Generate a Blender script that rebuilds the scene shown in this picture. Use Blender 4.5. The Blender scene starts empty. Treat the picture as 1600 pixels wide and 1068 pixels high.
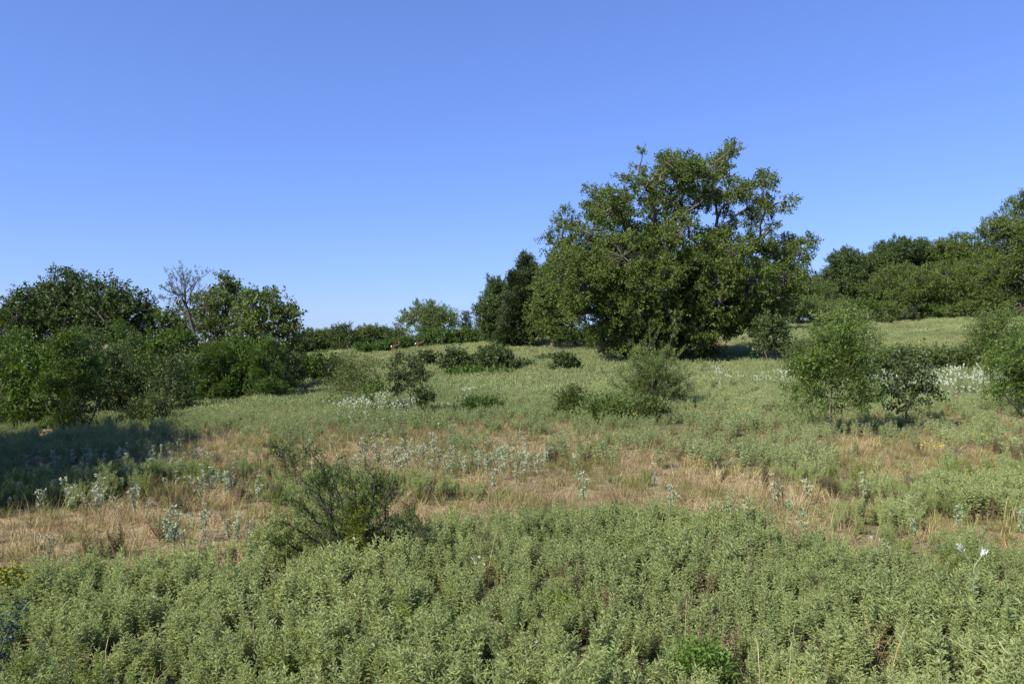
import bpy, math
import numpy as np
from math import radians, pi
S = bpy.context.scene
COL = S.collection
rng = np.random.default_rng(7)

# ------------------------------------------------------------------ camera, world, sun, exposure
CAMZ = 2.2
F = 1244.0                       # focal length in photograph pixels (28 mm on a 36 mm frame)
cam = bpy.data.cameras.new('camera'); cam.lens = 28.0; cam.sensor_width = 36.0
cam.clip_start = 0.05; cam.clip_end = 6000
camo = bpy.data.objects.new('camera', cam); COL.objects.link(camo)
camo.location = (0, 0, CAMZ); camo.rotation_euler = (radians(90), 0, 0)
S.camera = camo
SUN_EL = radians(42)
SUN_DIR = np.array([-1.0, -0.80])            # horizontal direction towards the sun
SUN_DIR = SUN_DIR/np.linalg.norm(SUN_DIR)
w = bpy.data.worlds.new('World'); S.world = w; w.use_nodes = True
nt = w.node_tree; bg = nt.nodes['Background']
sky = nt.nodes.new('ShaderNodeTexSky'); sky.sky_type = 'NISHITA'; sky.sun_disc = False
sky.sun_elevation = SUN_EL
sky.sun_rotation = math.atan2(SUN_DIR[0], SUN_DIR[1])
sky.air_density = 1.0; sky.dust_density = 0.3; sky.ozone_density = 5.0; sky.altitude = 200
wb = nt.nodes.new('ShaderNodeMix'); wb.data_type = 'RGBA'; wb.blend_type = 'MULTIPLY'; wb.inputs['Factor'].default_value = 1.0
wb.inputs['B'].default_value = (.75, .92, 1.55, 1)          # camera white balance of the sky
gm = nt.nodes.new('ShaderNodeGamma'); gm.inputs[1].default_value = .72; nt.links.new(sky.outputs[0], gm.inputs[0]); nt.links.new(gm.outputs[0], wb.inputs['A']); nt.links.new(wb.outputs['Result'], bg.inputs[0]); bg.inputs[1].default_value = 0.10
sl = bpy.data.lights.new('sun', 'SUN'); sl.energy = 5.0; sl.angle = radians(0.55); sl.color = (1.0, 0.93, 0.80)
so = bpy.data.objects.new('sun', sl); COL.objects.link(so)
from mathutils import Vector
sv = Vector((SUN_DIR[0]*math.cos(SUN_EL), SUN_DIR[1]*math.cos(SUN_EL), math.sin(SUN_EL)))
so.rotation_euler = sv.to_track_quat('Z', 'Y').to_euler(); so.location = (-40, -20, 60)
S.view_settings.view_transform = 'Standard'; S.view_settings.look = 'None'
S.view_settings.exposure = 1.0; S.view_settings.gamma = 1.0
S.cycles.max_bounces = 8; S.cycles.transmission_bounces = 4; S.cycles.diffuse_bounces = 6
S.cycles.transparent_max_bounces = 4

# ------------------------------------------------------------------ terrain height
YS = np.array([1, 4, 10, 18, 28, 40, 55, 75, 95, 130, 200, 400, 1500.])
US = np.array([-200, 0, 400, 800, 1200, 1600, 1800.])
ZT = np.array([
 # u=-200   0     400    800   1200  1600  1800
 [ 0,    0,     0,     0,    0,    0,    0],
 [ 0,    0,     0,     0,    0,    0,    0],
 [-.1, -.05,   0,     0,    0,    0,    0],
 [-.6, -.45,  -.12,  -.02,  .10,  .10,  .15],
 [-1.3,-1.0,  -.50,  -.20,  .22,  .50,  .60],
 [-1.8,-1.5,  -.90,   .05,  .70, 1.30, 1.6],
 [-2.0,-1.7,  -.70,   .65, 1.35, 2.40, 2.8],
 [-2.0,-1.8,  -.80,  1.45, 2.60, 4.30, 4.8],
 [-2.0,-1.8,  -.45,  2.45, 4.10, 5.50, 6.0],
 [-2.0,-1.5,  -.45,  3.00, 5.20, 6.20, 6.8],
 [-1.5,-1.0,  -.40,  3.00, 5.50, 6.80, 7.4],
 [-1.0,-0.5,  .20,  2.50, 5.00, 6.50, 7.0],
 [-1.0,-0.5,  1.50,  2.00, 4.00, 5.50, 6.0]])
_LY = np.linspace(0, math.log(1500), 160); _UU = np.linspace(-200, 1800, 81)
_t = np.array([np.interp(_LY, np.log(YS), ZT[:, k]) for k in range(len(US))]).T
_t = np.array([np.interp(_UU, US, _t[k]) for k in range(len(_LY))])
def _blur(a, n, ax):
    k = np.hanning(n+2)[1:-1]; k /= k.sum()
    p = np.pad(a, [(n//2, n//2) if i == ax else (0, 0) for i in (0, 1)], mode='edge')
    return np.apply_along_axis(lambda m: np.convolve(m, k, 'valid'), ax, p)
_t = _blur(_blur(_t, 11, 0), 15, 1)

_P = np.random.default_rng(3).random((64, 64))
def vnoise(x, y, s=1.0, seed=0):
    x = np.asarray(x, float)/s+seed*13.7; y = np.asarray(y, float)/s+seed*7.3
    xi = np.floor(x).astype(int); yi = np.floor(y).astype(int); fx = x-xi; fy = y-yi
    fx = fx*fx*(3-2*fx); fy = fy*fy*(3-2*fy)
    g = lambda i, j: _P[i % 64, j % 64]
    return (g(xi, yi)*(1-fx)+g(xi+1, yi)*fx)*(1-fy)+(g(xi, yi+1)*(1-fx)+g(xi+1, yi+1)*fx)*fy
def fbm(x, y, s, seed=0):
    return (vnoise(x, y, s, seed)+.5*vnoise(x, y, s/2.1, seed+1)+.25*vnoise(x, y, s/4.3, seed+2))/1.75

def gz(x, y):
    x = np.asarray(x, float); y = np.asarray(y, float)
    yc = np.clip(y, 1.0, 1499.0); u = np.clip(800+F*x/np.maximum(y, 6.0), -199, 1799)
    a = np.log(yc)/math.log(1500)*159; b = (u+200)/2000*80
    a = np.clip(a, 0, 158.999); b = np.clip(b, 0, 79.999)
    i = a.astype(int); j = b.astype(int); fa = a-i; fb = b-j
    z = (_t[i, j]*(1-fa)+_t[i+1, j]*fa)*(1-fb)+(_t[i, j+1]*(1-fa)+_t[i+1, j+1]*fa)*fb
    near = np.clip((y-2)/8, 0, 1)
    z = z+(fbm(x, y, 6.0, 5)-.5)*.30*near+(fbm(x, y, 1.4, 9)-.5)*.10
    return z
def uv(x, y):
    """photograph column and row of the ground point (x, y)"""
    y = np.maximum(y, 0.5)
    return 800+F*x/y, 534-F*(gz(x, y)-CAMZ)/y
_Yg = np.exp(np.linspace(math.log(3), math.log(220), 500))
def Yat(u, v):
    """distance at which the ground appears at pixel (u, v): first hit going outward"""
    vv = 534-F*(gz((u-800)/F*_Yg, _Yg)-CAMZ)/_Yg
    k = np.argmax(vv <= v)
    return float(_Yg[k]) if vv[k] <= v else 120.0
def P(u, v, Y): return np.array([(u-800)/F*Y, Y, CAMZ-(v-534)/F*Y])

# ------------------------------------------------------------------ mesh and object helpers
def quads(name, V, Fq, mat, tint=None, smooth=False, tri=False):
    V = np.ascontiguousarray(V, np.float32); Fq = np.ascontiguousarray(Fq, np.int32)
    m = bpy.data.meshes.new(name); n = Fq.shape[1]
    m.vertices.add(len(V)); m.vertices.foreach_set('co', V.ravel())
    m.loops.add(Fq.size); m.loops.foreach_set('vertex_index', Fq.ravel())
    m.polygons.add(len(Fq)); m.polygons.foreach_set('loop_start', np.arange(0, Fq.size, n, dtype=np.int32))
    m.polygons.foreach_set('loop_total', np.full(len(Fq), n, np.int32))
    if tint is not None:
        a = m.attributes.new('tint', 'FLOAT', 'POINT'); a.data.foreach_set('value', np.ascontiguousarray(tint, np.float32))
    if smooth: m.polygons.foreach_set('use_smooth', np.ones(len(Fq), bool))
    m.update(calc_edges=True)
    for mm in (mat if isinstance(mat, (list, tuple)) else [mat]): m.materials.append(mm)
    return m
def link(name, data, parent=None, loc=None):
    o = bpy.data.objects.new(name, data); COL.objects.link(o)
    if parent is not None: o.parent = parent
    if loc is not None: o.location = loc
    return o
def tag(o, label=None, cat=None, group=None, kind=None):
    if label: o['label'] = label
    if cat: o['category'] = cat
    if group: o['group'] = group
    if kind: o['kind'] = kind
    return o
def rotmat(yaw, tilt, roll=None):
    """N matrices: local z tilted by tilt towards heading yaw, spun by roll"""
    yaw = np.asarray(yaw); N = len(yaw); tilt = np.broadcast_to(tilt, (N,)); roll = np.zeros(N) if roll is None else roll
    cy, sy, ct, st, cr, sr = np.cos(yaw), np.sin(yaw), np.cos(tilt), np.sin(tilt), np.cos(roll), np.sin(roll)
    Z = np.zeros(N); O = np.ones(N)
    Rz = np.array([[cy, -sy, Z], [sy, cy, Z], [Z, Z, O]]).transpose(2, 0, 1)
    Ry = np.array([[ct, Z, st], [Z, O, Z], [-st, Z, ct]]).transpose(2, 0, 1)
    Rr = np.array([[cr, -sr, Z], [sr, cr, Z], [Z, Z, O]]).transpose(2, 0, 1)
    return Rz @ Ry @ Rr
def stamp(T, pos, R, sc):
    """T = (verts, quads, tint); stamps it N times; returns V, F, vertex count per stamp"""
    v, f, t = T; N = len(pos)
    V = np.einsum('nij,mj->nmi', R, v)*np.asarray(sc)[:, None, None]+pos[:, None, :]
    Fq = f[None]+(np.arange(N)*len(v))[:, None, None]
    return V.reshape(-1, 3), Fq.reshape(-1, f.shape[1]), np.tile(t, N)
def merge(parts):
    V = []; Fq = []; T = []; o = 0
    for v, f, t in parts:
        V.append(v); Fq.append(f+o); T.append(t); o += len(v)
    return np.concatenate(V), np.concatenate(Fq), np.concatenate(T)
def tube(pts, rad, n=5, tint=0.5):
    pts = np.asarray(pts, float); rad = np.asarray(rad, float); K = len(pts)
    d = np.gradient(pts, axis=0); d /= np.linalg.norm(d, axis=1)[:, None]+1e-9
    ref = np.where(np.abs(d[:, 2:3]) > .9, np.array([[1., 0, 0]]), np.array([[0, 0, 1.]]))
    a = np.cross(d, ref); a /= np.linalg.norm(a, axis=1)[:, None]+1e-9; b = np.cross(d, a)
    th = np.arange(n)*2*pi/n
    V = pts[:, None]+rad[:, None, None]*(a[:, None]*np.cos(th)[None, :, None]+b[:, None]*np.sin(th)[None, :, None])
    i = np.arange(K-1)[:, None]*n; k = np.arange(n)[None]; k2 = (k+1) % n
    Fq = np.stack([i+k, i+k2, i+n+k2, i+n+k], -1).reshape(-1, 4)
    return V.reshape(-1, 3), Fq, np.full(K*n, tint)
def bend(p0, p1, n=5, wob=.08, sag=0.0, g=rng):
    t = np.linspace(0, 1, n)[:, None]; p0 = np.asarray(p0, float); p1 = np.asarray(p1, float)
    L = np.linalg.norm(p1-p0)
    pts = p0+(p1-p0)*t; w_ = np.sin(t*pi)
    pts = pts+w_*g.normal(0, wob*L, (1, 3))+g.normal(0, wob*L*.22, (n, 3))*w_
    pts[:, 2] += (w_[:, 0])*sag*L
    return pts

# ------------------------------------------------------------------ materials
def leaf_mat(name, a, b, transl=.3, dry=None, rough=.55, inst=False, spec=.25, mottle=True):
    """leaf colours between a and b, picked per leaf ('tint'); leaves with tint > .93 take the dry colour"""
    m = bpy.data.materials.new(name); m.use_nodes = True; n = m.node_tree.nodes; l = m.node_tree.links
    pr = n['Principled BSDF']; out = n['Material Output']
    at = n.new('ShaderNodeAttribute'); at.attribute_name = 'tint'
    mix = n.new('ShaderNodeMix'); mix.data_type = 'RGBA'
    mix.inputs['A'].default_value = (*a, 1); mix.inputs['B'].default_value = (*b, 1)
    fac = at.outputs['Fac']
    if inst:
        ia = n.new('ShaderNodeAttribute'); ia.attribute_type = 'INSTANCER'; ia.attribute_name = 'itint'
        ad = n.new('ShaderNodeMath'); ad.operation = 'MULTIPLY_ADD'; ad.inputs[1].default_value = .45
        l.new(at.outputs['Fac'], ad.inputs[0])
        m2 = n.new('ShaderNodeMath'); m2.operation = 'MULTIPLY'; m2.inputs[1].default_value = .55
        l.new(ia.outputs['Fac'], m2.inputs[0]); l.new(m2.outputs[0], ad.inputs[2]); fac = ad.outputs[0]
    l.new(fac, mix.inputs['Factor']); colr = mix.outputs['Result']
    if dry:
        d = n.new('ShaderNodeMix'); d.data_type = 'RGBA'; d.inputs['B'].default_value = (*dry, 1)
        gt = n.new('ShaderNodeMath'); gt.operation = 'GREATER_THAN'; gt.inputs[1].default_value = .93
        l.new(at.outputs['Fac'], gt.inputs[0]); l.new(gt.outputs[0], d.inputs['Factor']); l.new(colr, d.inputs['A']); colr = d.outputs['Result']
    if mottle:
        nz = n.new('ShaderNodeTexNoise'); nz.inputs['Scale'].default_value = 18.0; nz.inputs['Detail'].default_value = 3
        tc = n.new('ShaderNodeTexCoord'); l.new(tc.outputs['Object'], nz.inputs['Vector'])
        mr = n.new('ShaderNodeMapRange'); mr.inputs['To Min'].default_value = .72; mr.inputs['To Max'].default_value = 1.28
        l.new(nz.outputs['Fac'], mr.inputs['Value'])
        hs = n.new('ShaderNodeHueSaturation'); l.new(mr.outputs[0], hs.inputs['Value']); l.new(colr, hs.inputs['Color']); colr = hs.outputs[0]
    l.new(colr, pr.inputs['Base Color'])
    pr.inputs['Roughness'].default_value = rough; pr.inputs['Specular IOR Level'].default_value = spec
    tr = n.new('ShaderNodeBsdfTranslucent'); ms = n.new('ShaderNodeMixShader'); ms.inputs[0].default_value = transl
    hs2 = n.new('ShaderNodeHueSaturation'); hs2.inputs['Hue'].default_value = .485; hs2.inputs['Saturation'].default_value = 1.15; hs2.inputs['Value'].default_value = 1.25
    l.new(colr, hs2.inputs['Color']); l.new(hs2.outputs[0], tr.inputs['Color'])
    l.new(pr.outputs[0], ms.inputs[1]); l.new(tr.outputs[0], ms.inputs[2]); l.new(ms.outputs[0], out.inputs['Surface'])
    return m
def bark_mat(name, a, b, scale=6):
    m = bpy.data.materials.new(name); m.use_nodes = True; n = m.node_tree.nodes; l = m.node_tree.links
    pr = n['Principled BSDF']; nz = n.new('ShaderNodeTexNoise'); nz.inputs['Scale'].default_value = scale; nz.inputs['Detail'].default_value = 8
    mp = n.new('ShaderNodeMapping'); mp.inputs['Scale'].default_value = (1, 1, .25); tc = n.new('ShaderNodeTexCoord')
    l.new(tc.outputs['Object'], mp.inputs[0]); l.new(mp.outputs[0], nz.inputs['Vector'])
    cr = n.new('ShaderNodeValToRGB'); cr.color_ramp.elements[0].position = .35; cr.color_ramp.elements[1].position = .68
    cr.color_ramp.elements[0].color = (*a, 1); cr.color_ramp.elements[1].color = (*b, 1)
    l.new(nz.outputs['Fac'], cr.inputs[0]); l.new(cr.outputs[0], pr.inputs['Base Color']); pr.inputs['Roughness'].default_value = .9
    bp = n.new('ShaderNodeBump'); bp.inputs['Strength'].default_value = .6; bp.inputs['Distance'].default_value = .02
    l.new(nz.outputs['Fac'], bp.inputs['Height']); l.new(bp.outputs[0], pr.inputs['Normal'])
    return m
M_BARK = bark_mat('grey_bark', (.045, .038, .032), (.14, .125, .105))
M_BARKD = bark_mat('dark_bark', (.03, .024, .02), (.09, .07, .055))
M_TWIG = bark_mat('twig_bark', (.06, .045, .035), (.15, .12, .09), 20)
M_STEMG = bark_mat('green_stem', (.14, .17, .08), (.26, .25, .14), 30)
M_PALE = bark_mat('dry_stalk', (.26, .22, .13), (.46, .41, .28), 30)
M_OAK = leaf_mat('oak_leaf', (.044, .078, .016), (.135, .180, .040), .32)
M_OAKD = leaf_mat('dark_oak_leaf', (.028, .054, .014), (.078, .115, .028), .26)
M_ELM = leaf_mat('elm_leaf', (.055, .090, .022), (.110, .140, .040), .3)
M_SUMAC = leaf_mat('sumac_leaf', (.024, .060, .010), (.092, .150, .024), .28, dry=(.22, .17, .03), spec=.22, rough=.5)
M_CEDAR = leaf_mat('cedar_leaf', (.022, .042, .012), (.052, .066, .020), .08)
M_OLIVE = leaf_mat('olive_leaf', (.055, .090, .026), (.125, .155, .046), .3, dry=(.18, .12, .03))
M_LOCUST = leaf_mat('locust_leaf', (.028, .066, .012), (.078, .122, .026), .32, dry=(.28, .24, .03))
M_SAPB = leaf_mat('bright_sapling_leaf', (.048, .095, .018), (.125, .185, .040), .35, dry=(.34, .26, .04), spec=.25, rough=.5)
M_YELLOW = leaf_mat('yellow_leaf', (.13, .17, .025), (.28, .26, .03), .35)
M_SAP = leaf_mat('sapling_leaf', (.038, .066, .020), (.090, .120, .038), .3, spec=.25, rough=.5)
M_RAG = leaf_mat('ragweed_leaf', (.158, .215, .080), (.390, .445, .190), .38, dry=(.20, .15, .08), inst=True)
M_RAGF = leaf_mat('far_herb_leaf', (.135, .190, .072), (.300, .345, .150), .35, dry=(.30, .24, .13), inst=True)
M_GRASS = leaf_mat('green_grass_blade', (.110, .130, .035), (.230, .215, .070), .3, dry=(.42, .31, .16), inst=True)
M_STRAW = leaf_mat('straw_blade', (.215, .165, .080), (.500, .400, .220), .25, dry=(.17, .10, .05), inst=True)
M_CROT = leaf_mat('croton_leaf', (.180, .220, .130), (.390, .420, .290), .2, rough=.8, spec=.1)
M_CROTG = leaf_mat('green_croton_leaf', (.200, .290, .160), (.340, .420, .270), .25, rough=.8, spec=.1)
M_SNOW = leaf_mat('white_bract', (.380, .460, .360), (.620, .670, .570), .2, rough=.7, spec=.1)
M_YFLOW = leaf_mat('yellow_flower', (.38, .36, .03), (.55, .52, .06), .2)
M_FEATH = leaf_mat('feathery_leaf', (.070, .120, .030), (.160, .205, .058), .35)
M_RED = leaf_mat('reddish_leaf', (.085, .090, .032), (.15, .135, .045), .3)

# ------------------------------------------------------------------ ground sheet
def cover(x, y):
    """green (herb) density and dryness of the field at (x, y)"""
    u, v = uv(x, y)
    lo = np.interp(u, [-200, 0, 150, 300, 380, 420, 600, 800, 1000, 1150, 1230, 1300, 1420, 1600, 1800], [950, 925, 905, 900, 880, 850, 838, 826, 828, 835, 855, 880, 890, 875, 870])
    hi = np.interp(u, [-200, 0, 120, 240, 400, 600, 800, 900, 1000, 1100, 1200, 1290, 1360, 1600, 1800], [640, 660, 668, 690, 672, 680, 672, 695, 712, 728, 748, 765, 800, 815, 820])
    e = (fbm(x, y, 1.3, 21)-.5)
    wob = e*38
    below = 1/(1+np.exp(-(v-lo+wob)/5)); above = 1/(1+np.exp((v-hi+wob)/5))
    green = np.maximum(below, above*(y > 5))
    patch = np.clip((fbm(x, y, 1.3, 31)-.45)*7, 0, 1)
    wl = np.interp(u, [0, 240, 560, 700, 900, 1150, 1250, 1400, 1600], [.9, .85, .85, .6, .5, .4, .6, .9, .9])
    green = np.maximum(green, patch*wl)
    right = np.clip((u-1220)/120, 0, 1)*np.clip((v-660)/40, 0, 1)*(v < lo-5)
    green = green*(1-.75*right*np.clip((fbm(x, y, 1.6, 51)-.42)*6, 0, 1))
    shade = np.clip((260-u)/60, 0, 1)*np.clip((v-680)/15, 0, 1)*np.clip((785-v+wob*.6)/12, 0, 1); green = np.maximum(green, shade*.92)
    dryfar = np.clip((fbm(x, y, 7, 41)-.42)*6, 0, 1)*np.clip((y-34)/14, 0, 1)
    return green, dryfar
def spaced(a, b, k, n):
    t0 = math.asinh(a/k); t1 = math.asinh(b/k); return k*np.sinh(np.linspace(t0, t1, n))
gx = spaced(-1500, 1500, 1.2, 520); gy = spaced(-40, 2200, 2.5, 520)
GX, GY = np.meshgrid(gx, gy)
GZ = gz(GX, GY)
gV = np.stack([GX, GY, GZ], -1).reshape(-1, 3)
ii = (np.arange(519)[:, None]*520+np.arange(519)[None]).reshape(-1)
gF = np.stack([ii, ii+1, ii+521, ii+520], -1)
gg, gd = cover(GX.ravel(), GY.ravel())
mg = bpy.data.materials.new('meadow_soil'); mg.use_nodes = True; n = mg.node_tree.nodes; l = mg.node_tree.links
pr = n['Principled BSDF']; pr.inputs['Roughness'].default_value = .95; pr.inputs['Specular IOR Level'].default_value = .1
at = n.new('ShaderNodeAttribute'); at.attribute_name = 'tint'; tc = n.new('ShaderNodeTexCoord')
n1 = n.new('ShaderNodeTexNoise'); n1.inputs['Scale'].default_value = 2.5; n1.inputs['Detail'].default_value = 10; n1.inputs['Roughness'].default_value = .7
n2 = n.new('ShaderNodeTexNoise'); n2.inputs['Scale'].default_value = 28; n2.inputs['Detail'].default_value = 8
l.new(tc.outputs['Object'], n1.inputs['Vector']); l.new(tc.outputs['Object'], n2.inputs['Vector'])
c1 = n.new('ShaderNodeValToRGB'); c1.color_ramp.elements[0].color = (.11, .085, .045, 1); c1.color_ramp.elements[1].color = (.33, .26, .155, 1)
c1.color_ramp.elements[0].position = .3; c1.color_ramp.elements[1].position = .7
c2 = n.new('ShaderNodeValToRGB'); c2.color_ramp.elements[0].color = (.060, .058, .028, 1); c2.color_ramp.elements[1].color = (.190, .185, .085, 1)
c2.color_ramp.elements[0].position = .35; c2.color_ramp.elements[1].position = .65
l.new(n2.outputs['Fac'], c1.inputs[0]); l.new(n2.outputs['Fac'], c2.inputs[0])
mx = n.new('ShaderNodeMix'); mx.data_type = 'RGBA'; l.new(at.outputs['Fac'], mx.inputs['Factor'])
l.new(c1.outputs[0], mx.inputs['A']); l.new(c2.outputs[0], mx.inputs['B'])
hs = n.new('ShaderNodeHueSaturation'); mr = n.new('ShaderNodeMapRange'); mr.inputs['To Min'].default_value = .6; mr.inputs['To Max'].default_value = 1.4
l.new(n1.outputs['Fac'], mr.inputs['Value']); l.new(mr.outputs[0], hs.inputs['Value']); l.new(mx.outputs['Result'], hs.inputs['Color'])
l.new(hs.outputs[0], pr.inputs['Base Color'])
bp = n.new('ShaderNodeBump'); bp.inputs['Distance'].default_value = .05; bp.inputs['Strength'].default_value = .8
l.new(n2.outputs['Fac'], bp.inputs['Height']); l.new(bp.outputs[0], pr.inputs['Normal'])
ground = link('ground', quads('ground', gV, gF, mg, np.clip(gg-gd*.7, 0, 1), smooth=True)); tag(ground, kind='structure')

# ------------------------------------------------------------------ leaf templates (verts, quads, tint)
def blade(L, W, fold=.15):
    """one leaf along +z lying in the xz plane: a rhombus with its widest point below the middle"""
    v = np.array([[0, 0, 0], [W/2, fold*W, L*.42], [0, 0, L], [-W/2, fold*W, L*.42]])
    return v, np.array([[0, 1, 2, 3]])
def template(leaves, g):
    """leaves: list of (pos, yaw, tilt, roll, L, W, tint)"""
    P_, R_, T_ = [], [], []; V = []; Fq = []; o = 0; t = []
    for (p, yaw, tilt, roll, L, W, ti) in leaves:
        v, f = blade(L, W); R = rotmat([yaw], tilt, np.array([roll]))[0]
        V.append(v @ R.T+np.asarray(p)); Fq.append(f+o); o += 4; t += [ti]*4
    return np.concatenate(V), np.concatenate(Fq), np.array(t)
def tw_broad(g, n=10, L=.12, W=.065, T=.35):
    return template([((g.normal(0, .05)*T, g.normal(0, .05)*T, T*(i/n)*1.0), i*2.4+g.normal(0, .4), g.uniform(.7, 1.9), g.uniform(-1.2, 1.2),
                      L*g.uniform(.7, 1.2), W*g.uniform(.7, 1.2), g.random()*.92) for i in range(n)], g)
def tw_pinnate(g, pairs=6, R=.30, L=.085, W=.028, droop=.5):
    lv = []; p = np.zeros(3); a = 0.35
    for i in range(pairs):
        p = p+np.array([math.sin(a), 0, math.cos(a)])*R/pairs; a += droop*1.6/pairs
        for s in (1, -1):
            lv.append((p.copy(), s*1.35+g.normal(0, .15), 1.45+g.normal(0, .25)+.2, g.normal(0, .5), L*(1.1-.3*abs(i/pairs-.5))*g.uniform(.85, 1.15), W, g.random()*.95))
    lv.append((p.copy(), 0, a, 0, L, W, .5))
    return template(lv, g)
def tw_frond(g):     # several compound leaves rising from one shoot tip
    parts = []
    k = 5
    for i in range(k):
        t = tw_pinnate(g, 6, .30, .10, .032, .7)
        R = rotmat([i*2*pi/k+g.normal(0, .3)], g.uniform(.4, 1.0))
        v, f, ti = stamp(t, np.array([[0, 0, g.uniform(0, .08)]]), R, [g.uniform(.8, 1.15)]); parts.append((v, f, ti))
    return merge(parts)
def tw_fine(g, n=12, L=.08, W=.034, T=.42):
    return template([((g.normal(0, .03), g.normal(0, .03), T*(i/n)), i*2.4, g.uniform(.4, 1.3), g.uniform(-1, 1), L*g.uniform(.7, 1.3), W, g.random()*.97) for i in range(n)], g)
def tw_cedar(g, n=14, L=.22, W=.055, T=.4):
    return template([((g.normal(0, .04), g.normal(0, .04), T*(i/n)), i*2.4, g.uniform(.2, .9), g.uniform(-1, 1), L*g.uniform(.6, 1.2), W, g.random()*.9) for i in range(n)], g)
g0 = np.random.default_rng(11)
TW = {'broad': [tw_broad(g0) for _ in range(5)],
      'big': [tw_broad(g0, 9, .17, .10, .42) for _ in range(5)],
      'far': [tw_broad(g0, 11, .20, .125, .5) for _ in range(5)],
      'frond': [tw_frond(g0) for _ in range(4)],
      'pinnate': [tw_pinnate(g0) for _ in range(4)],
      'fine': [tw_fine(g0) for _ in range(5)],
      'cedar': [tw_cedar(g0) for _ in range(4)]}
TLEN = {'broad': .45, 'big': .55, 'far': .65, 'frond': .6, 'pinnate': .4, 'fine': .5, 'cedar': .55}
def foliage(pos, yaw, tilt, sc, ctint, kind, g, tscale=.55):
    """stamps twig templates; ctint = clump tint that is blended with the leaf tint"""
    tt = TW[kind]; pick = g.integers(0, len(tt), len(pos)); parts = []
    for k, T in enumerate(tt):
        s = np.where(pick == k)[0]
        if len(s) == 0: continue
        V, Fq, t = stamp(T, pos[s], rotmat(yaw[s], tilt[s], g.uniform(0, 6.28, len(s))), sc[s])
        keep = t >= .93
        t2 = t*tscale+np.repeat(ctint[s], len(T[0]))*(1-tscale)
        parts.append((V, Fq, np.where(keep, t, np.minimum(t2, .92))))
    return merge(parts)

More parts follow.
